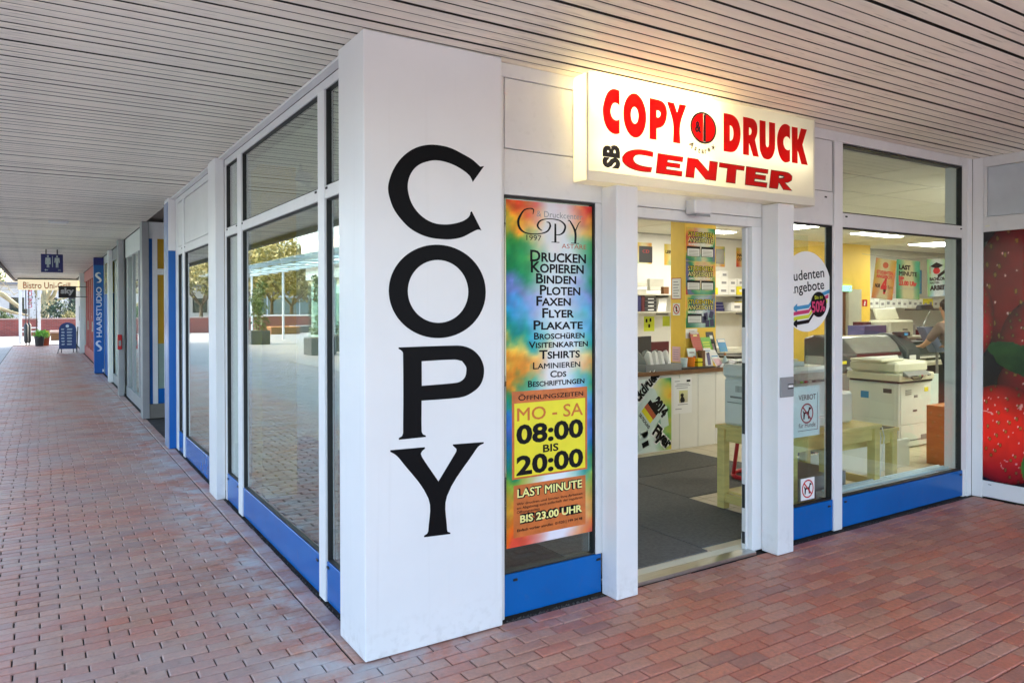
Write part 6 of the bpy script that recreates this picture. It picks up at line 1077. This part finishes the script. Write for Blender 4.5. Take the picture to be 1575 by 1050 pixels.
# ---- the person at the plotters, seen from behind
def person():
    t = thing('person', 'person in a taupe shirt with short dark hair bent over the plotter, seen from behind', 'person', (9.62, 2.15, .02))
    X0, Y0, ang = 9.62, 2.15, R(-25)
    J = {'pel': (0, 0, .93), 'spi': (0, .07, 1.12), 'che': (0, .15, 1.30), 'nek': (0, .20, 1.45), 'hd0': (0, .24, 1.53), 'hd1': (0, .25, 1.62), 'hd2': (0, .24, 1.70)}
    for s, k in ((-1, 'l'), (1, 'r')):
        J.update({'sh'+k: (s*.18, .15, 1.37), 'el'+k: (s*.25, .30, 1.15), 'wr'+k: (s*.20, .48, 1.08), 'pa'+k: (s*.19, .55, 1.07), 'hp'+k: (s*.095, 0, .90), 'kn'+k: (s*.10, .03, .50), 'an'+k: (s*.105, -.02, .11), 'to'+k: (s*.12, .14, .055)})
        for f, (dx, ln) in enumerate(((-.032, .07), (-.011, .085), (.011, .08), (.031, .062))): J['f%d%s' % (f, k)] = (s*.19+dx, .60, 1.072); J['g%d%s' % (f, k)] = (s*.19+dx*1.15, .60+ln*.55, 1.055); 
        J['t0'+k] = (s*.19-s*.045, .54, 1.062); J['t1'+k] = (s*.19-s*.062, .575, 1.05)
    E = [('pel', 'spi'), ('spi', 'che'), ('che', 'nek'), ('nek', 'hd0'), ('hd0', 'hd1'), ('hd1', 'hd2')]
    for k in 'lr':
        E += [('che', 'sh'+k), ('sh'+k, 'el'+k), ('el'+k, 'wr'+k), ('wr'+k, 'pa'+k), ('pel', 'hp'+k), ('hp'+k, 'kn'+k), ('kn'+k, 'an'+k), ('an'+k, 'to'+k), ('wr'+k, 't0'+k), ('t0'+k, 't1'+k)]
        for f in range(4): E += [('pa'+k, 'f%d%s' % (f, k)), ('f%d%s' % (f, k), 'g%d%s' % (f, k))]
    RAD = {'pel': (.15, .11), 'spi': (.14, .10), 'che': (.16, .115), 'nek': (.055, .055), 'hd0': (.065, .075), 'hd1': (.078, .095), 'hd2': (.062, .075), 'sh': (.07, .07), 'el': (.045, .045), 'wr': (.03, .026), 'pa': (.038, .016), 'hp': (.09, .095), 'kn': (.058, .06), 'an': (.042, .045), 'to': (.045, .03), 'f': (.010, .010), 'g': (.008, .008), 't': (.010, .010)}
    ca, sa = math.cos(ang), math.sin(ang)
    def build(name, keys, grow_, mat, lv=2):
        ks = [k for k in J if keys(k)]; ix = {k: i for i, k in enumerate(ks)}; me = bpy.data.meshes.new(name)
        me.from_pydata([(J[k][0]*ca-J[k][1]*sa, J[k][0]*sa+J[k][1]*ca, J[k][2]-.02) for k in ks], [(ix[a], ix[b]) for a, b in E if a in ix and b in ix], [])
        o = bpy.data.objects.new(name, me); COL.objects.link(o); sm = o.modifiers.new('s', 'SKIN'); 
        for i, k in enumerate(ks):
            r = RAD.get(k) or RAD.get(k[:2]) or RAD[k[0]]; me.skin_vertices[0].data[i].radius = (r[0]+grow_, r[1]+grow_)
        me.skin_vertices[0].data[0].use_root = True
        sb = o.modifiers.new('u', 'SUBSURF'); sb.levels = lv; sb.render_levels = lv
        dg = bpy.context.evaluated_depsgraph_get(); dg.update(); m = bpy.data.meshes.new_from_object(o.evaluated_get(dg), depsgraph=dg); bpy.data.objects.remove(o)
        m.materials.clear(); m.materials.append(mat); m.polygons.foreach_set('use_smooth', [True]*len(m.polygons)); q = bpy.data.objects.new(name, m); COL.objects.link(q); q.parent = t; return q
    build('body', lambda k: True, 0, pbr('skin', lin(206, 160, 132), .5, var=.05))
    build('shirt', lambda k: k in ('pel', 'spi', 'che') or k[:2] in ('sh', 'el'), .012, pbr('taupe_shirt', lin(126, 108, 100), .8, var=.1))
    build('trousers', lambda k: k in ('pel',) or k[:2] in ('hp', 'kn', 'an'), .016, pbr('dark_trousers', lin(44, 46, 58), .8, var=.1))
    hp = lambda x, y, z: (9.62+x*ca-y*sa, 2.15+x*sa+y*ca, z)
    m = MB(); bm = bmesh.new(); bmesh.ops.create_icosphere(bm, subdivisions=3, radius=1); vv = [hp(v.co.x*.092, .225+v.co.y*.112, 1.665+v.co.z*.098+(-.02 if v.co.y < 0 else .015)) for v in bm.verts]; ff = [tuple(v.index for v in f.verts) for f in bm.faces]; bm.free(); m.add(vv, ff)
    obj('hair', m, pbr('dark_hair', (.018, .012, .009), .6, var=.3, scale=40), t, smooth=True)
    face = MB(); face.hexa([hp(-.012, .335, 1.60), hp(.012, .335, 1.60), hp(.012, .345, 1.60), hp(-.012, .345, 1.60), hp(-.006, .338, 1.655), hp(.006, .338, 1.655), hp(.006, .345, 1.655), hp(-.006, .345, 1.655)]); obj('nose', face, bpy.data.materials['skin'], t, .003)
    for s in (-1, 1): obj('shoe', MB().rot(9.62, 2.15, ang).box(s*.11-.045, s*.11+.045, -.09, .20, .021, .10), DARK, t, .025); obj('ear', MB().path([hp(s*.088, .25, 1.60), hp(s*.094, .245, 1.65)], [.014, .018], 8), bpy.data.materials['skin'], t, smooth=True)
person()
# ================================================================== THE PLAZA (seen at the end of the walkway and mirrored in the side windows)
BARK = pbr('plane_tree_bark', lin(168, 156, 118), .85, var=.4, scale=3, bump=.4, bscale=20)
BARK2 = pbr('dark_bark', lin(92, 78, 62), .9, var=.3, scale=4)
def leafmat(n, c): return pbr(n, c, .6, var=.35, scale=1.2)
L_OL = leafmat('olive_leaves', lin(124, 118, 58)); L_GR = leafmat('green_leaves', lin(72, 98, 44)); L_DG = leafmat('dark_green_leaves', lin(40, 66, 36)); L_BR = leafmat('spring_leaves', lin(150, 136, 70))
def leaves(cl, n, s, rr):
    vs, fs = [], []
    for _ in range(n):
        c, r = rr.choice(cl); d = Vector((rr.gauss(0, 1), rr.gauss(0, 1), rr.gauss(0, 1))).normalized()*r*rr.random()**.4; p = Vector(c)+d
        a = Vector((rr.gauss(0, 1), rr.gauss(0, 1), rr.gauss(0, 1))).normalized(); b = a.orthogonal().normalized(); k = s*rr.uniform(.6, 1.4); i = len(vs)
        vs += [p-a*k-b*k*.2, p+b*k*.5, p+a*k-b*k*.2, p-b*k*.6]; fs.append((i, i+1, i+2, i+3))
    m = MB(); m.v = vs; m.f = fs; return m
def limbs(base, h, rr, r0=.18, n=7, spread=.5, low=.42):
    m = MB(); tips = []; b = Vector(base); top = b+Vector((rr.uniform(-.2, .2), rr.uniform(-.2, .2), h*low))
    m.path([b, b+(top-b)*.5+Vector((rr.uniform(-.06, .06), rr.uniform(-.06, .06), 0)), top], [r0*1.25, r0, r0*.8], 8)
    for k in range(n):
        a = 2*math.pi*k/n+rr.uniform(-.4, .4); e = rr.uniform(.35, 1.0); L_ = h*rr.uniform(.38, .58)
        d = Vector((math.cos(a)*spread*1.3, math.sin(a)*spread*1.3, e)).normalized(); p1 = top+d*L_*.5+Vector((0, 0, .05*h)); p2 = p1+(d+Vector((0, 0, .5))).normalized()*L_*.55
        m.path([top-Vector((0, 0, .1)), p1, p2], [r0*.5, r0*.28, r0*.1], 6); tips += [p1, p2]
        for q in range(3):
            dd = (d+Vector((rr.gauss(0, .5), rr.gauss(0, .5), rr.uniform(.1, .8)))).normalized(); st = p1.lerp(p2, rr.random()); en = st+dd*L_*rr.uniform(.3, .5); m.path([st, st.lerp(en, .5)+Vector((0, 0, .05)), en], [r0*.16, r0*.1, r0*.03], 5); tips.append(en)
    return m, tips
def tree(name, lb, base, h, seed, leaf=L_OL, n=900, s=.13, r0=.16, bark=BARK2, cr=.9, grp=None, spread=.5, low=.42):
    rr = random.Random(seed); t = thing(name, lb, 'tree', base, grp); m, tips = limbs(base, h, rr, r0, spread=spread, low=low); obj('trunk', m, bark, t, smooth=True)
    if n: obj('crown', leaves([(p, cr*rr.uniform(.5, 1)) for p in tips], n, s, rr), leaf, t)
    return t
# straight ahead, past the walkway
bw = thing('brick_planter_wall', 'low red brick wall with pale coping behind the plane tree', 'wall', (-3, 50, 0))
def bwm():
    m = bpy.data.materials.new('red_wall_brick'); m.use_nodes = True; t = m.node_tree; b = t.nodes['Principled BSDF']; g = t.nodes.new('ShaderNodeTexCoord'); mp = t.nodes.new('ShaderNodeMapping'); mp.inputs['Rotation'].default_value = (R(90), 0, 0); br = t.nodes.new('ShaderNodeTexBrick')
    t.links.new(g.outputs['Object'], mp.inputs[0]); t.links.new(mp.outputs[0], br.inputs[0]); br.inputs['Scale'].default_value = 1; br.inputs['Brick Width'].default_value = .25; br.inputs['Row Height'].default_value = .08; br.inputs['Mortar Size'].default_value = .008
    br.inputs['Color1'].default_value = (*lin(150, 70, 60), 1); br.inputs['Color2'].default_value = (*lin(126, 58, 52), 1); br.inputs['Mortar'].default_value = (*lin(120, 100, 92), 1); t.links.new(br.outputs[0], b.inputs['Base Color']); b.inputs['Roughness'].default_value = .8; return m
BW = bwm(); B('wall', BW, bw, (-12, 4, 50, 50.4, 0, .98)); B('coping', pbr('wall_coping', lin(170, 140, 130), .7), bw, (-12.02, 4.02, 49.97, 50.43, .981, 1.05), bevel=.01)
pt_ = thing('plane_tree', 'pollarded plane tree with pale mottled bare limbs at the walkway end', 'tree', (-1.0, 55, 0)); rr = random.Random(5); m = MB()
m.path([(-1.0, 55, 0), (-1.02, 55, 1.4), (-.98, 55, 2.2)], [.30, .24, .26], 10)
for pts, ra in (([(-1.0, 55, 2.0), (-1.5, 55.1, 2.9), (-1.9, 55.2, 4.2)], [.2, .15, .08]), ([(-1.0, 55, 1.9), (-.5, 55, 2.5), (-.1, 54.8, 3.6)], [.18, .13, .07]), ([(-.95, 55, 2.1), (-1.0, 55.3, 3.2), (-.7, 55.5, 4.6)], [.2, .14, .07]), ([(-.95, 55, 1.8), (-.3, 55.2, 2.2), (.9, 55, 2.6)], [.14, .09, .04]), ([(-1.0, 55, 2.0), (-.6, 54.6, 3.0), (.3, 54.3, 3.4)], [.14, .1, .05])): m.path(pts, ra, 7)
obj('trunk', m, BARK, pt_, smooth=True); m = MB()
for k in range(60):
    p = Vector((rr.uniform(-2.2, 1.0), 55+rr.uniform(-.5, .5), rr.uniform(2.6, 4.6))); m.path([p, p+Vector((rr.uniform(-.5, .5), rr.uniform(-.2, .2), rr.uniform(.3, .9)))], [.02, .006], 4)
obj('twigs', m, BARK, pt_)
pt2 = thing('plane_tree', 'second plane tree with thick limb crossing in from the left edge', 'tree', (-5.2, 52, 0)); m = MB()
m.path([(-5.2, 52, 0), (-5.1, 52, 1.5), (-4.9, 52, 2.6)], [.3, .26, .25], 10); m.path([(-4.9, 52, 2.5), (-4.2, 52, 2.9), (-3.2, 51.8, 2.5), (-2.3, 51.6, 1.7)], [.2, .18, .16, .10], 8); m.path([(-4.9, 52, 2.4), (-4.0, 52.2, 1.9), (-2.7, 52, 1.4), (-1.9, 51.8, 1.2)], [.15, .12, .09, .05], 7); m.path([(-4.9, 52, 2.5), (-4.4, 52.1, 3.6), (-3.6, 52, 4.6)], [.18, .12, .06], 7)
for k in range(60): p = Vector((rr.uniform(-4.6, -2.2), 52+rr.uniform(-.4, .4), rr.uniform(2.4, 4.4))); m.path([p, p+Vector((rr.uniform(-.5, .7), rr.uniform(-.2, .2), rr.uniform(-.1, .7)))], [.02, .006], 4)
obj('trunk', m, BARK, pt2, smooth=True)
def hedge(lb, x0, x1, y, h, seed, mat=L_DG, n=3200):
    rr = random.Random(seed); t = thing('hedge', lb, 'hedge', ((x0+x1)/2, y, 0)); k = max(3, int((x1-x0)/.5)); obj('foliage', leaves([((x0+(x1-x0)*(i+.5)/k, y+rr.uniform(-.2, .2), h*rr.uniform(.35, .75)), h*.42) for i in range(k)]*1, n, .09, rr), mat, t); obj('stem', MB().path([((x0+x1)/2, y, 0), ((x0+x1)/2, y, h*.5)], .05, 5), BARK2, t)
hedge('dark green hedge behind the brick wall right of the plane tree', -.7, 3.0, 52.5, 2.3, 3); hedge('green hedge behind the brick wall at the left edge', -6, -2.9, 54, 1.9, 4, L_GR); hedge('olive shrub low behind the brick wall by the bistro', .1, 2.6, 51.2, 1.35, 6, L_OL, 1600)
wbm = pbr('pale_render', lin(206, 204, 200), .8); wb = thing('white_building', 'pale low building far behind the plane trees', 'building', (0, 75, 0)); B('wall', wbm, wb, (-16, 10, 74, 80, 0, 3.7)); B('roof', pbr('grey_roof', lin(128, 128, 130), .7), wb, (-16.3, 10.3, 73.7, 80.3, 3.701, 3.95), bevel=.02)
for k in range(11): w1 = B('window', DARK, wb, (-14.5+k*2.2, -13.2+k*2.2, 73.96, 73.999, 1.2, 2.6)); B('pane', GLASS, w1, (-14.4+k*2.2, -13.3+k*2.2, 73.95, 73.955, 1.3, 2.5))
tree('street_tree', 'bare olive tree in front of the pale building, left of the plane tree', (-5.0, 66, 0), 7.5, 11, L_BR, 500, .09, .14); tree('street_tree', 'sparse tree right behind the plane tree over the pale building', (2.0, 68, 0), 7, 12, L_BR, 450, .09, .14)
fr = thing('sign_frame', 'white tubular frame with vertical red UNI CENTER lettering at the walkway end', 'sign', (-1.68, 39.3, 0))
for x in (-2.13, -1.37): B('post', WHITE, fr, (x, x+.13, 39.3, 39.43, 0, 4.2), bevel=.006)
for z in (.54, .72): B('rail', WHITE, fr, (-1.999, -1.371, 39.32, 39.40, z-.03, z+.03), bevel=.004)
B('panel', pbr('pale_sign_panel', lin(226, 230, 238), .4), fr, (-1.9, -1.5, 39.34, 39.38, 1.63, 4.0), bevel=.004); text('UNI CENTER', PRINTR, fr, (0, 39.34, 0), ZU, -XU, 1.68, 3.3, 1.59, .17, bold=.02)
for k, x in enumerate((-1.80, -1.69)):
    t = thing('furled_parasol', ('left', 'right')[k]+' of two dark furled poles standing before the white sign frame', 'parasol', (x, 36.4, 0), 'dark poles before the sign frame'); obj('pole', MB().path([(x, 36.4+.3*k, 0), (x, 36.4+.3*k, 2.6)], .022, 8), DARK, t, smooth=True); obj('cover', MB().lathe(x, 36.4+.3*k, [(.05, .10), (.085, .2), (.085, .9), (.03, 1.0)], 12), DGREY, t, smooth=True)
pl = thing('flower_pot', 'dark round pot with low green and yellow plants beside the poles', 'planter', (-1.3, 35.4, 0)); obj('pot', MB().lathe(-1.30, 35.4, [(.15, 0), (.20, .44), (.18, .44), (.14, .40)], 18), DARK, pl, smooth=True); obj('plant', leaves([((-1.3, 35.4, .5), .24), ((-1.15, 35.4, .52), .2)], 260, .05, random.Random(2)), GREEN, pl)
pl = thing('flower_pot', 'terracotta pot half behind the dark pot', 'planter', (-1.05, 35.8, 0)); obj('pot', MB().lathe(-1.06, 35.8, [(.12, 0), (.16, .40), (.14, .40), (.1, .36)], 16), PRINTBR, pl, smooth=True); obj('plant', leaves([((-1.06, 35.8, .48), .2)], 120, .05, random.Random(9)), LIMEP, pl)
sh = thing('young_tree', 'thin young tree growing by the dark pot', 'tree', (-1.42, 36, 0)); obj('trunk', MB().path([(-1.42, 36, 0), (-1.40, 36, 1.2), (-1.43, 36, 2.5)], [.025, .02, .008], 6), BARK2, sh); obj('crown', leaves([((-1.4, 36, 1.3), .3), ((-1.43, 36, 2.0), .35)], 60, .04, random.Random(3)), L_OL, sh)
bn = thing('bench', 'brick bench block with pale seat before the brick wall', 'bench', (-.3, 42, 0)); B('base', BROWN, bn, (-.80, .5, 41.8, 42.4, 0, .38), bevel=.01); B('seat', pbr('bench_seat', lin(196, 166, 150), .6), bn, (-.85, .55, 41.75, 42.45, .381, .50), bevel=.01)
ab = thing('chalkboard_stand', 'blue arched chalkboard stand with white writing outside the bistro', 'chalkboard', (-.4, 28.6, 0))
arch = [(-.69, .16), (-.15, .16), (-.15, .86)]+[(-.42+.27*math.cos(a), .86+.27*math.sin(a)) for a in np.linspace(0.05, math.pi-.05, 14)]+[(-.69, .86)]
obj('front_board', MB().prism(arch, (0, 28.55, 0), (1, 0, 0), (0, .12, 1), .025), pbr('blue_board_frame', lin(44, 66, 120), .5), ab)
inn = [(-.42+(x+.42)*.9, .60+(z-.60)*.93) for x, z in arch]; obj('slate', MB().prism(inn, (0, 28.537, 0), (1, 0, 0), (0, .12, 1), -.004), pbr('blue_slate', lin(70, 120, 160), .6), ab)
obj('back_board', MB().prism([(x+.02, z) for x, z in arch], (0, 29.05, 0), (1, 0, 0), (0, -.30, 1), .025), DARK, ab)
CH = pbr('chalk', lin(220, 232, 240), .8); rr = random.Random(8)
flat([ell(-.42, 1.0, .055, .055, 16)], CH, ab, (0, 28.525, 0), XU, Vector((0, .12, 1)), 'chalk_mark')
for k in range(6):
    z = .86-.11*k
    for a, b in ((-.62, -.5), (-.44, -.26)):
        for q in range(2): flat([rect(a+rr.uniform(0, .02), b-rr.uniform(0, .03), z+.03*q, z+.03*q+.016)], CH, ab, (0, 28.525, 0), XU, Vector((0, .12, 1)), 'chalk_mark')
for x, y, d in ((-.70, 28.55, -.03), (-.14, 28.55, .02)): obj('leg', MB().path([(x+d, y-.02, 0), (x, y+.02, .17)], .014, 6), DARK, ab)
for x in (-.60, -.22): obj('leg', MB().path([(x, 29.10, 0), (x, 29.02, .17)], .014, 6), DARK, ab)
bch = thing('folded_chair', 'dark folded chair leaning by the far white pillar', 'chair', (-.12, 28.9, 0)); obj('frame', MB().path([(-.10, 29.2, 0), (-.06, 29.25, .95)], .015, 6).path([(-.10, 29.55, 0), (-.06, 29.5, .95)], .015, 6), DARK, bch); B('seat', DARK, bch, (-.10, -.07, 29.24, 29.5, .42, .78), bevel=.01)

# mirrored side of the plaza
CRM = pbr('cream_render', lin(226, 220, 206), .8); PAVG = glass_mat('pavilion_glass', (.72, .86, .84)); STL = pbr('white_steel', lin(214, 220, 222), .4)
pv = thing('glass_pavilion', 'cream pavilion with pale glass canopy and glazed shop windows across the plaza', 'building', (-13, 26, 0))
B('wall', CRM, pv, (-18, -9.62, 6, 33.2, 3.0, 4.1), (-18, -9.9, 6, 33.2, .0, 2.999), bevel=.01); B('upper_storey', CRM, pv, (-18, -9.5, 6, 33.5, 4.105, 4.80), bevel=.02)
for k in range(13): B('window_post', STL, pv, (-9.72, -9.62, 7+k*2.0, 7.12+k*2.0, 0, 2.95), bevel=.004)
for k in range(13): B('window_pane', PAVG, pv, (-9.69, -9.68, 7.12+k*2.0, 9.0+k*2.0, .05, 2.9))
B('shop_light', lamp_mat('pavilion_inner_light', (.85, 1.0, .92), .5), pv, (-9.88, -9.86, 8, 33, 2.3, 2.7)); B('green_poster', LIMEP, pv, (-9.82, -9.80, 27.4, 28.2, .3, 2.4))
B('canopy_beam', STL, pv, (-9.5, -9.38, 6, 43.6, 3.58, 3.74), bevel=.004); obj('canopy_glass', MB().hexa([(-9.4, 6, 3.76), (-6.4, 6, 3.56), (-6.4, 43.6, 3.56), (-9.4, 43.6, 3.76), (-9.4, 6, 3.775), (-6.4, 6, 3.575), (-6.4, 43.6, 3.575), (-9.4, 43.6, 3.775)]), glass_mat('canopy_glass', (.62, .76, .82)), pv)
for k in range(20): B('canopy_rib', STL, pv, (-9.4, -6.4, 6.5+k*1.93, 6.56+k*1.93, 3.50, 3.54), bevel=.002)
for y in (36.5, 43.4): obj('canopy_post', MB().path([(-9.42, y, 0), (-9.42, y, 3.57)], .06, 8), STL, pv, smooth=True)
def boxplanter(lb, x, y, s, h, ht, seed, mat=L_GR, n=700, wd=.45):
    t = thing('box_planter', lb, 'planter', (x, y, 0)); B('box', DGREY, t, (x-s/2, x+s/2, y-s/2, y+s/2, 0, h), bevel=.012); B('soil', BARK2, t, (x-s/2+.03, x+s/2-.03, y-s/2+.03, y+s/2-.03, h+.0005, h+.01)); rr = random.Random(seed)
    obj('stem', MB().path([(x, y, h), (x+.03, y, ht*.6), (x, y, ht*.9)], [.03, .025, .01], 6), BARK2, t); obj('foliage', leaves([((x+rr.uniform(-.15, .15), y+rr.uniform(-.15, .15), h+(ht-h)*f), wd*(1.05-.5*f)) for f in (.15, .3, .45, .6, .75, .9)], n, .07, rr), mat, t)
boxplanter('grey box planter with a bushy green tree out on the plaza', -6.95, 31.6, .85, .62, 2.9, 21); boxplanter('grey box planter with climbing plant nearer the pavilion', -6.9, 22.6, .9, .6, 2.9, 22, L_GR, 350, .3); boxplanter('grey box planter beside the pavilion corner', -8.4, 24.5, .9, .6, 1.3, 23, L_DG, 200, .3)
for k, (x, y, a, b, lb) in enumerate(((-11.6, 44.5, .9, 1.2, 'brown slatted bench block beside the pavilion canopy'), (-13.5, 46.5, .8, 1.0, 'grey bench block behind the brown one'), (-10.4, 75, 1.0, 1.3, 'far brown bench block across the plaza'), (-12.0, 74, .8, 1.0, 'far orange brown bench block across the plaza'))):
    t = thing('bench_block', lb, 'bench', (x, y, 0)); B('base', DGREY if k == 1 else BROWN, t, (x-a, x+a, y-b/2, y+b/2, 0, .42), bevel=.01); B('seat', PINE2 if k != 1 else SILVER, t, (x-a-.02, x+a+.02, y-b/2-.02, y+b/2+.02, .421, .47), bevel=.008)
rwl = thing('brick_retaining_wall', 'long dark brick retaining wall at the back of the plaza', 'wall', (-20, 56, 0)); B('wall', BW, rwl, (-34, -10.8, 55.5, 56, 0, 1.0)); B('coping', CRM, rwl, (-34.02, -10.78, 55.46, 56.04, 1.001, 1.12), bevel=.01)
gh = thing('glass_shelter', 'pale blue glass shelter at the back of the plaza', 'shelter', (-16, 84, 0)); B('roof', STL, gh, (-26, -9, 83, 88, 2.9, 3.05), bevel=.01)
for k in range(10): B('post', STL, gh, (-26+k*1.85, -25.9+k*1.85, 83.1, 83.2, 0, 2.899))
for k in range(9): B('pane', PAVG, gh, (-25.9+k*1.85, -24.15+k*1.85, 83.14, 83.16, .2, 2.8))
bd2 = thing('plaza_building', 'long grey building closing the far side of the plaza', 'building', (-30, 100, 0)); B('wall', pbr('grey_render', lin(150, 150, 150), .8), bd2, (-60, -6, 104, 112, 0, 3.6)); B('roof', pbr('slate_roof', lin(104, 112, 124), .6), bd2, (-60.4, -5.6, 103.6, 112.4, 3.601, 4.3), bevel=.03)
k = 0
for x, y, h, lf, lb in ((-13, 62, 8.5, L_BR, 'tall spring green tree left of the pavilion'), (-16.5, 60, 8, L_OL, 'olive crowned tree beside the tall spring green one'), (-20, 66, 9, L_BR, 'broad pale tree behind the brick retaining wall'), (-24, 62, 8, L_OL, 'olive tree farther along the retaining wall'), (-11, 92, 9, L_OL, 'far olive tree above the glass shelter'), (-15, 90, 9.5, L_BR, 'far spring tree above the glass shelter'), (-19, 94, 9, L_OL, 'far tree right of the glass shelter'), (-8, 96, 8, L_GR, 'far green tree by the long grey building'), (-28, 70, 9, L_GR, 'green tree at the far left of the plaza'), (-14.8, 66, 9, L_OL, 'olive tree filling the gap behind the pavilion canopy'), (-17.5, 70, 9.5, L_BR, 'tall pale tree behind the olive crowned one'), (-11.0, 70, 8, L_OL, 'low branched olive tree right of the pavilion canopy'), (-13, 86, 9, L_BR, 'pale tree directly above the glass shelter'), (-17, 87, 9, L_OL, 'olive tree leaning over the glass shelter')):
    tree('plaza_tree', lb, (x, y, 0), h, 40+k, lf, 2600, .17, .17, BARK2, 1.25, 'trees around the plaza', .7, .24); k += 1
# beyond the open side behind the camera
for i, (x, y, h) in enumerate(((6, -38, 8), (16, -42, 9), (26, -36, 8), (-8, -44, 9), (36, -46, 10))): tree('park_tree', ('nearest', 'second', 'third', 'fourth', 'farthest')[i]+' leafy park tree across the open square opposite the shop', (x, y, 0), h, 70+i, L_GR if i % 2 else L_OL, 700, .2, .2, BARK2, 1.2, 'park trees opposite the shop', .6)
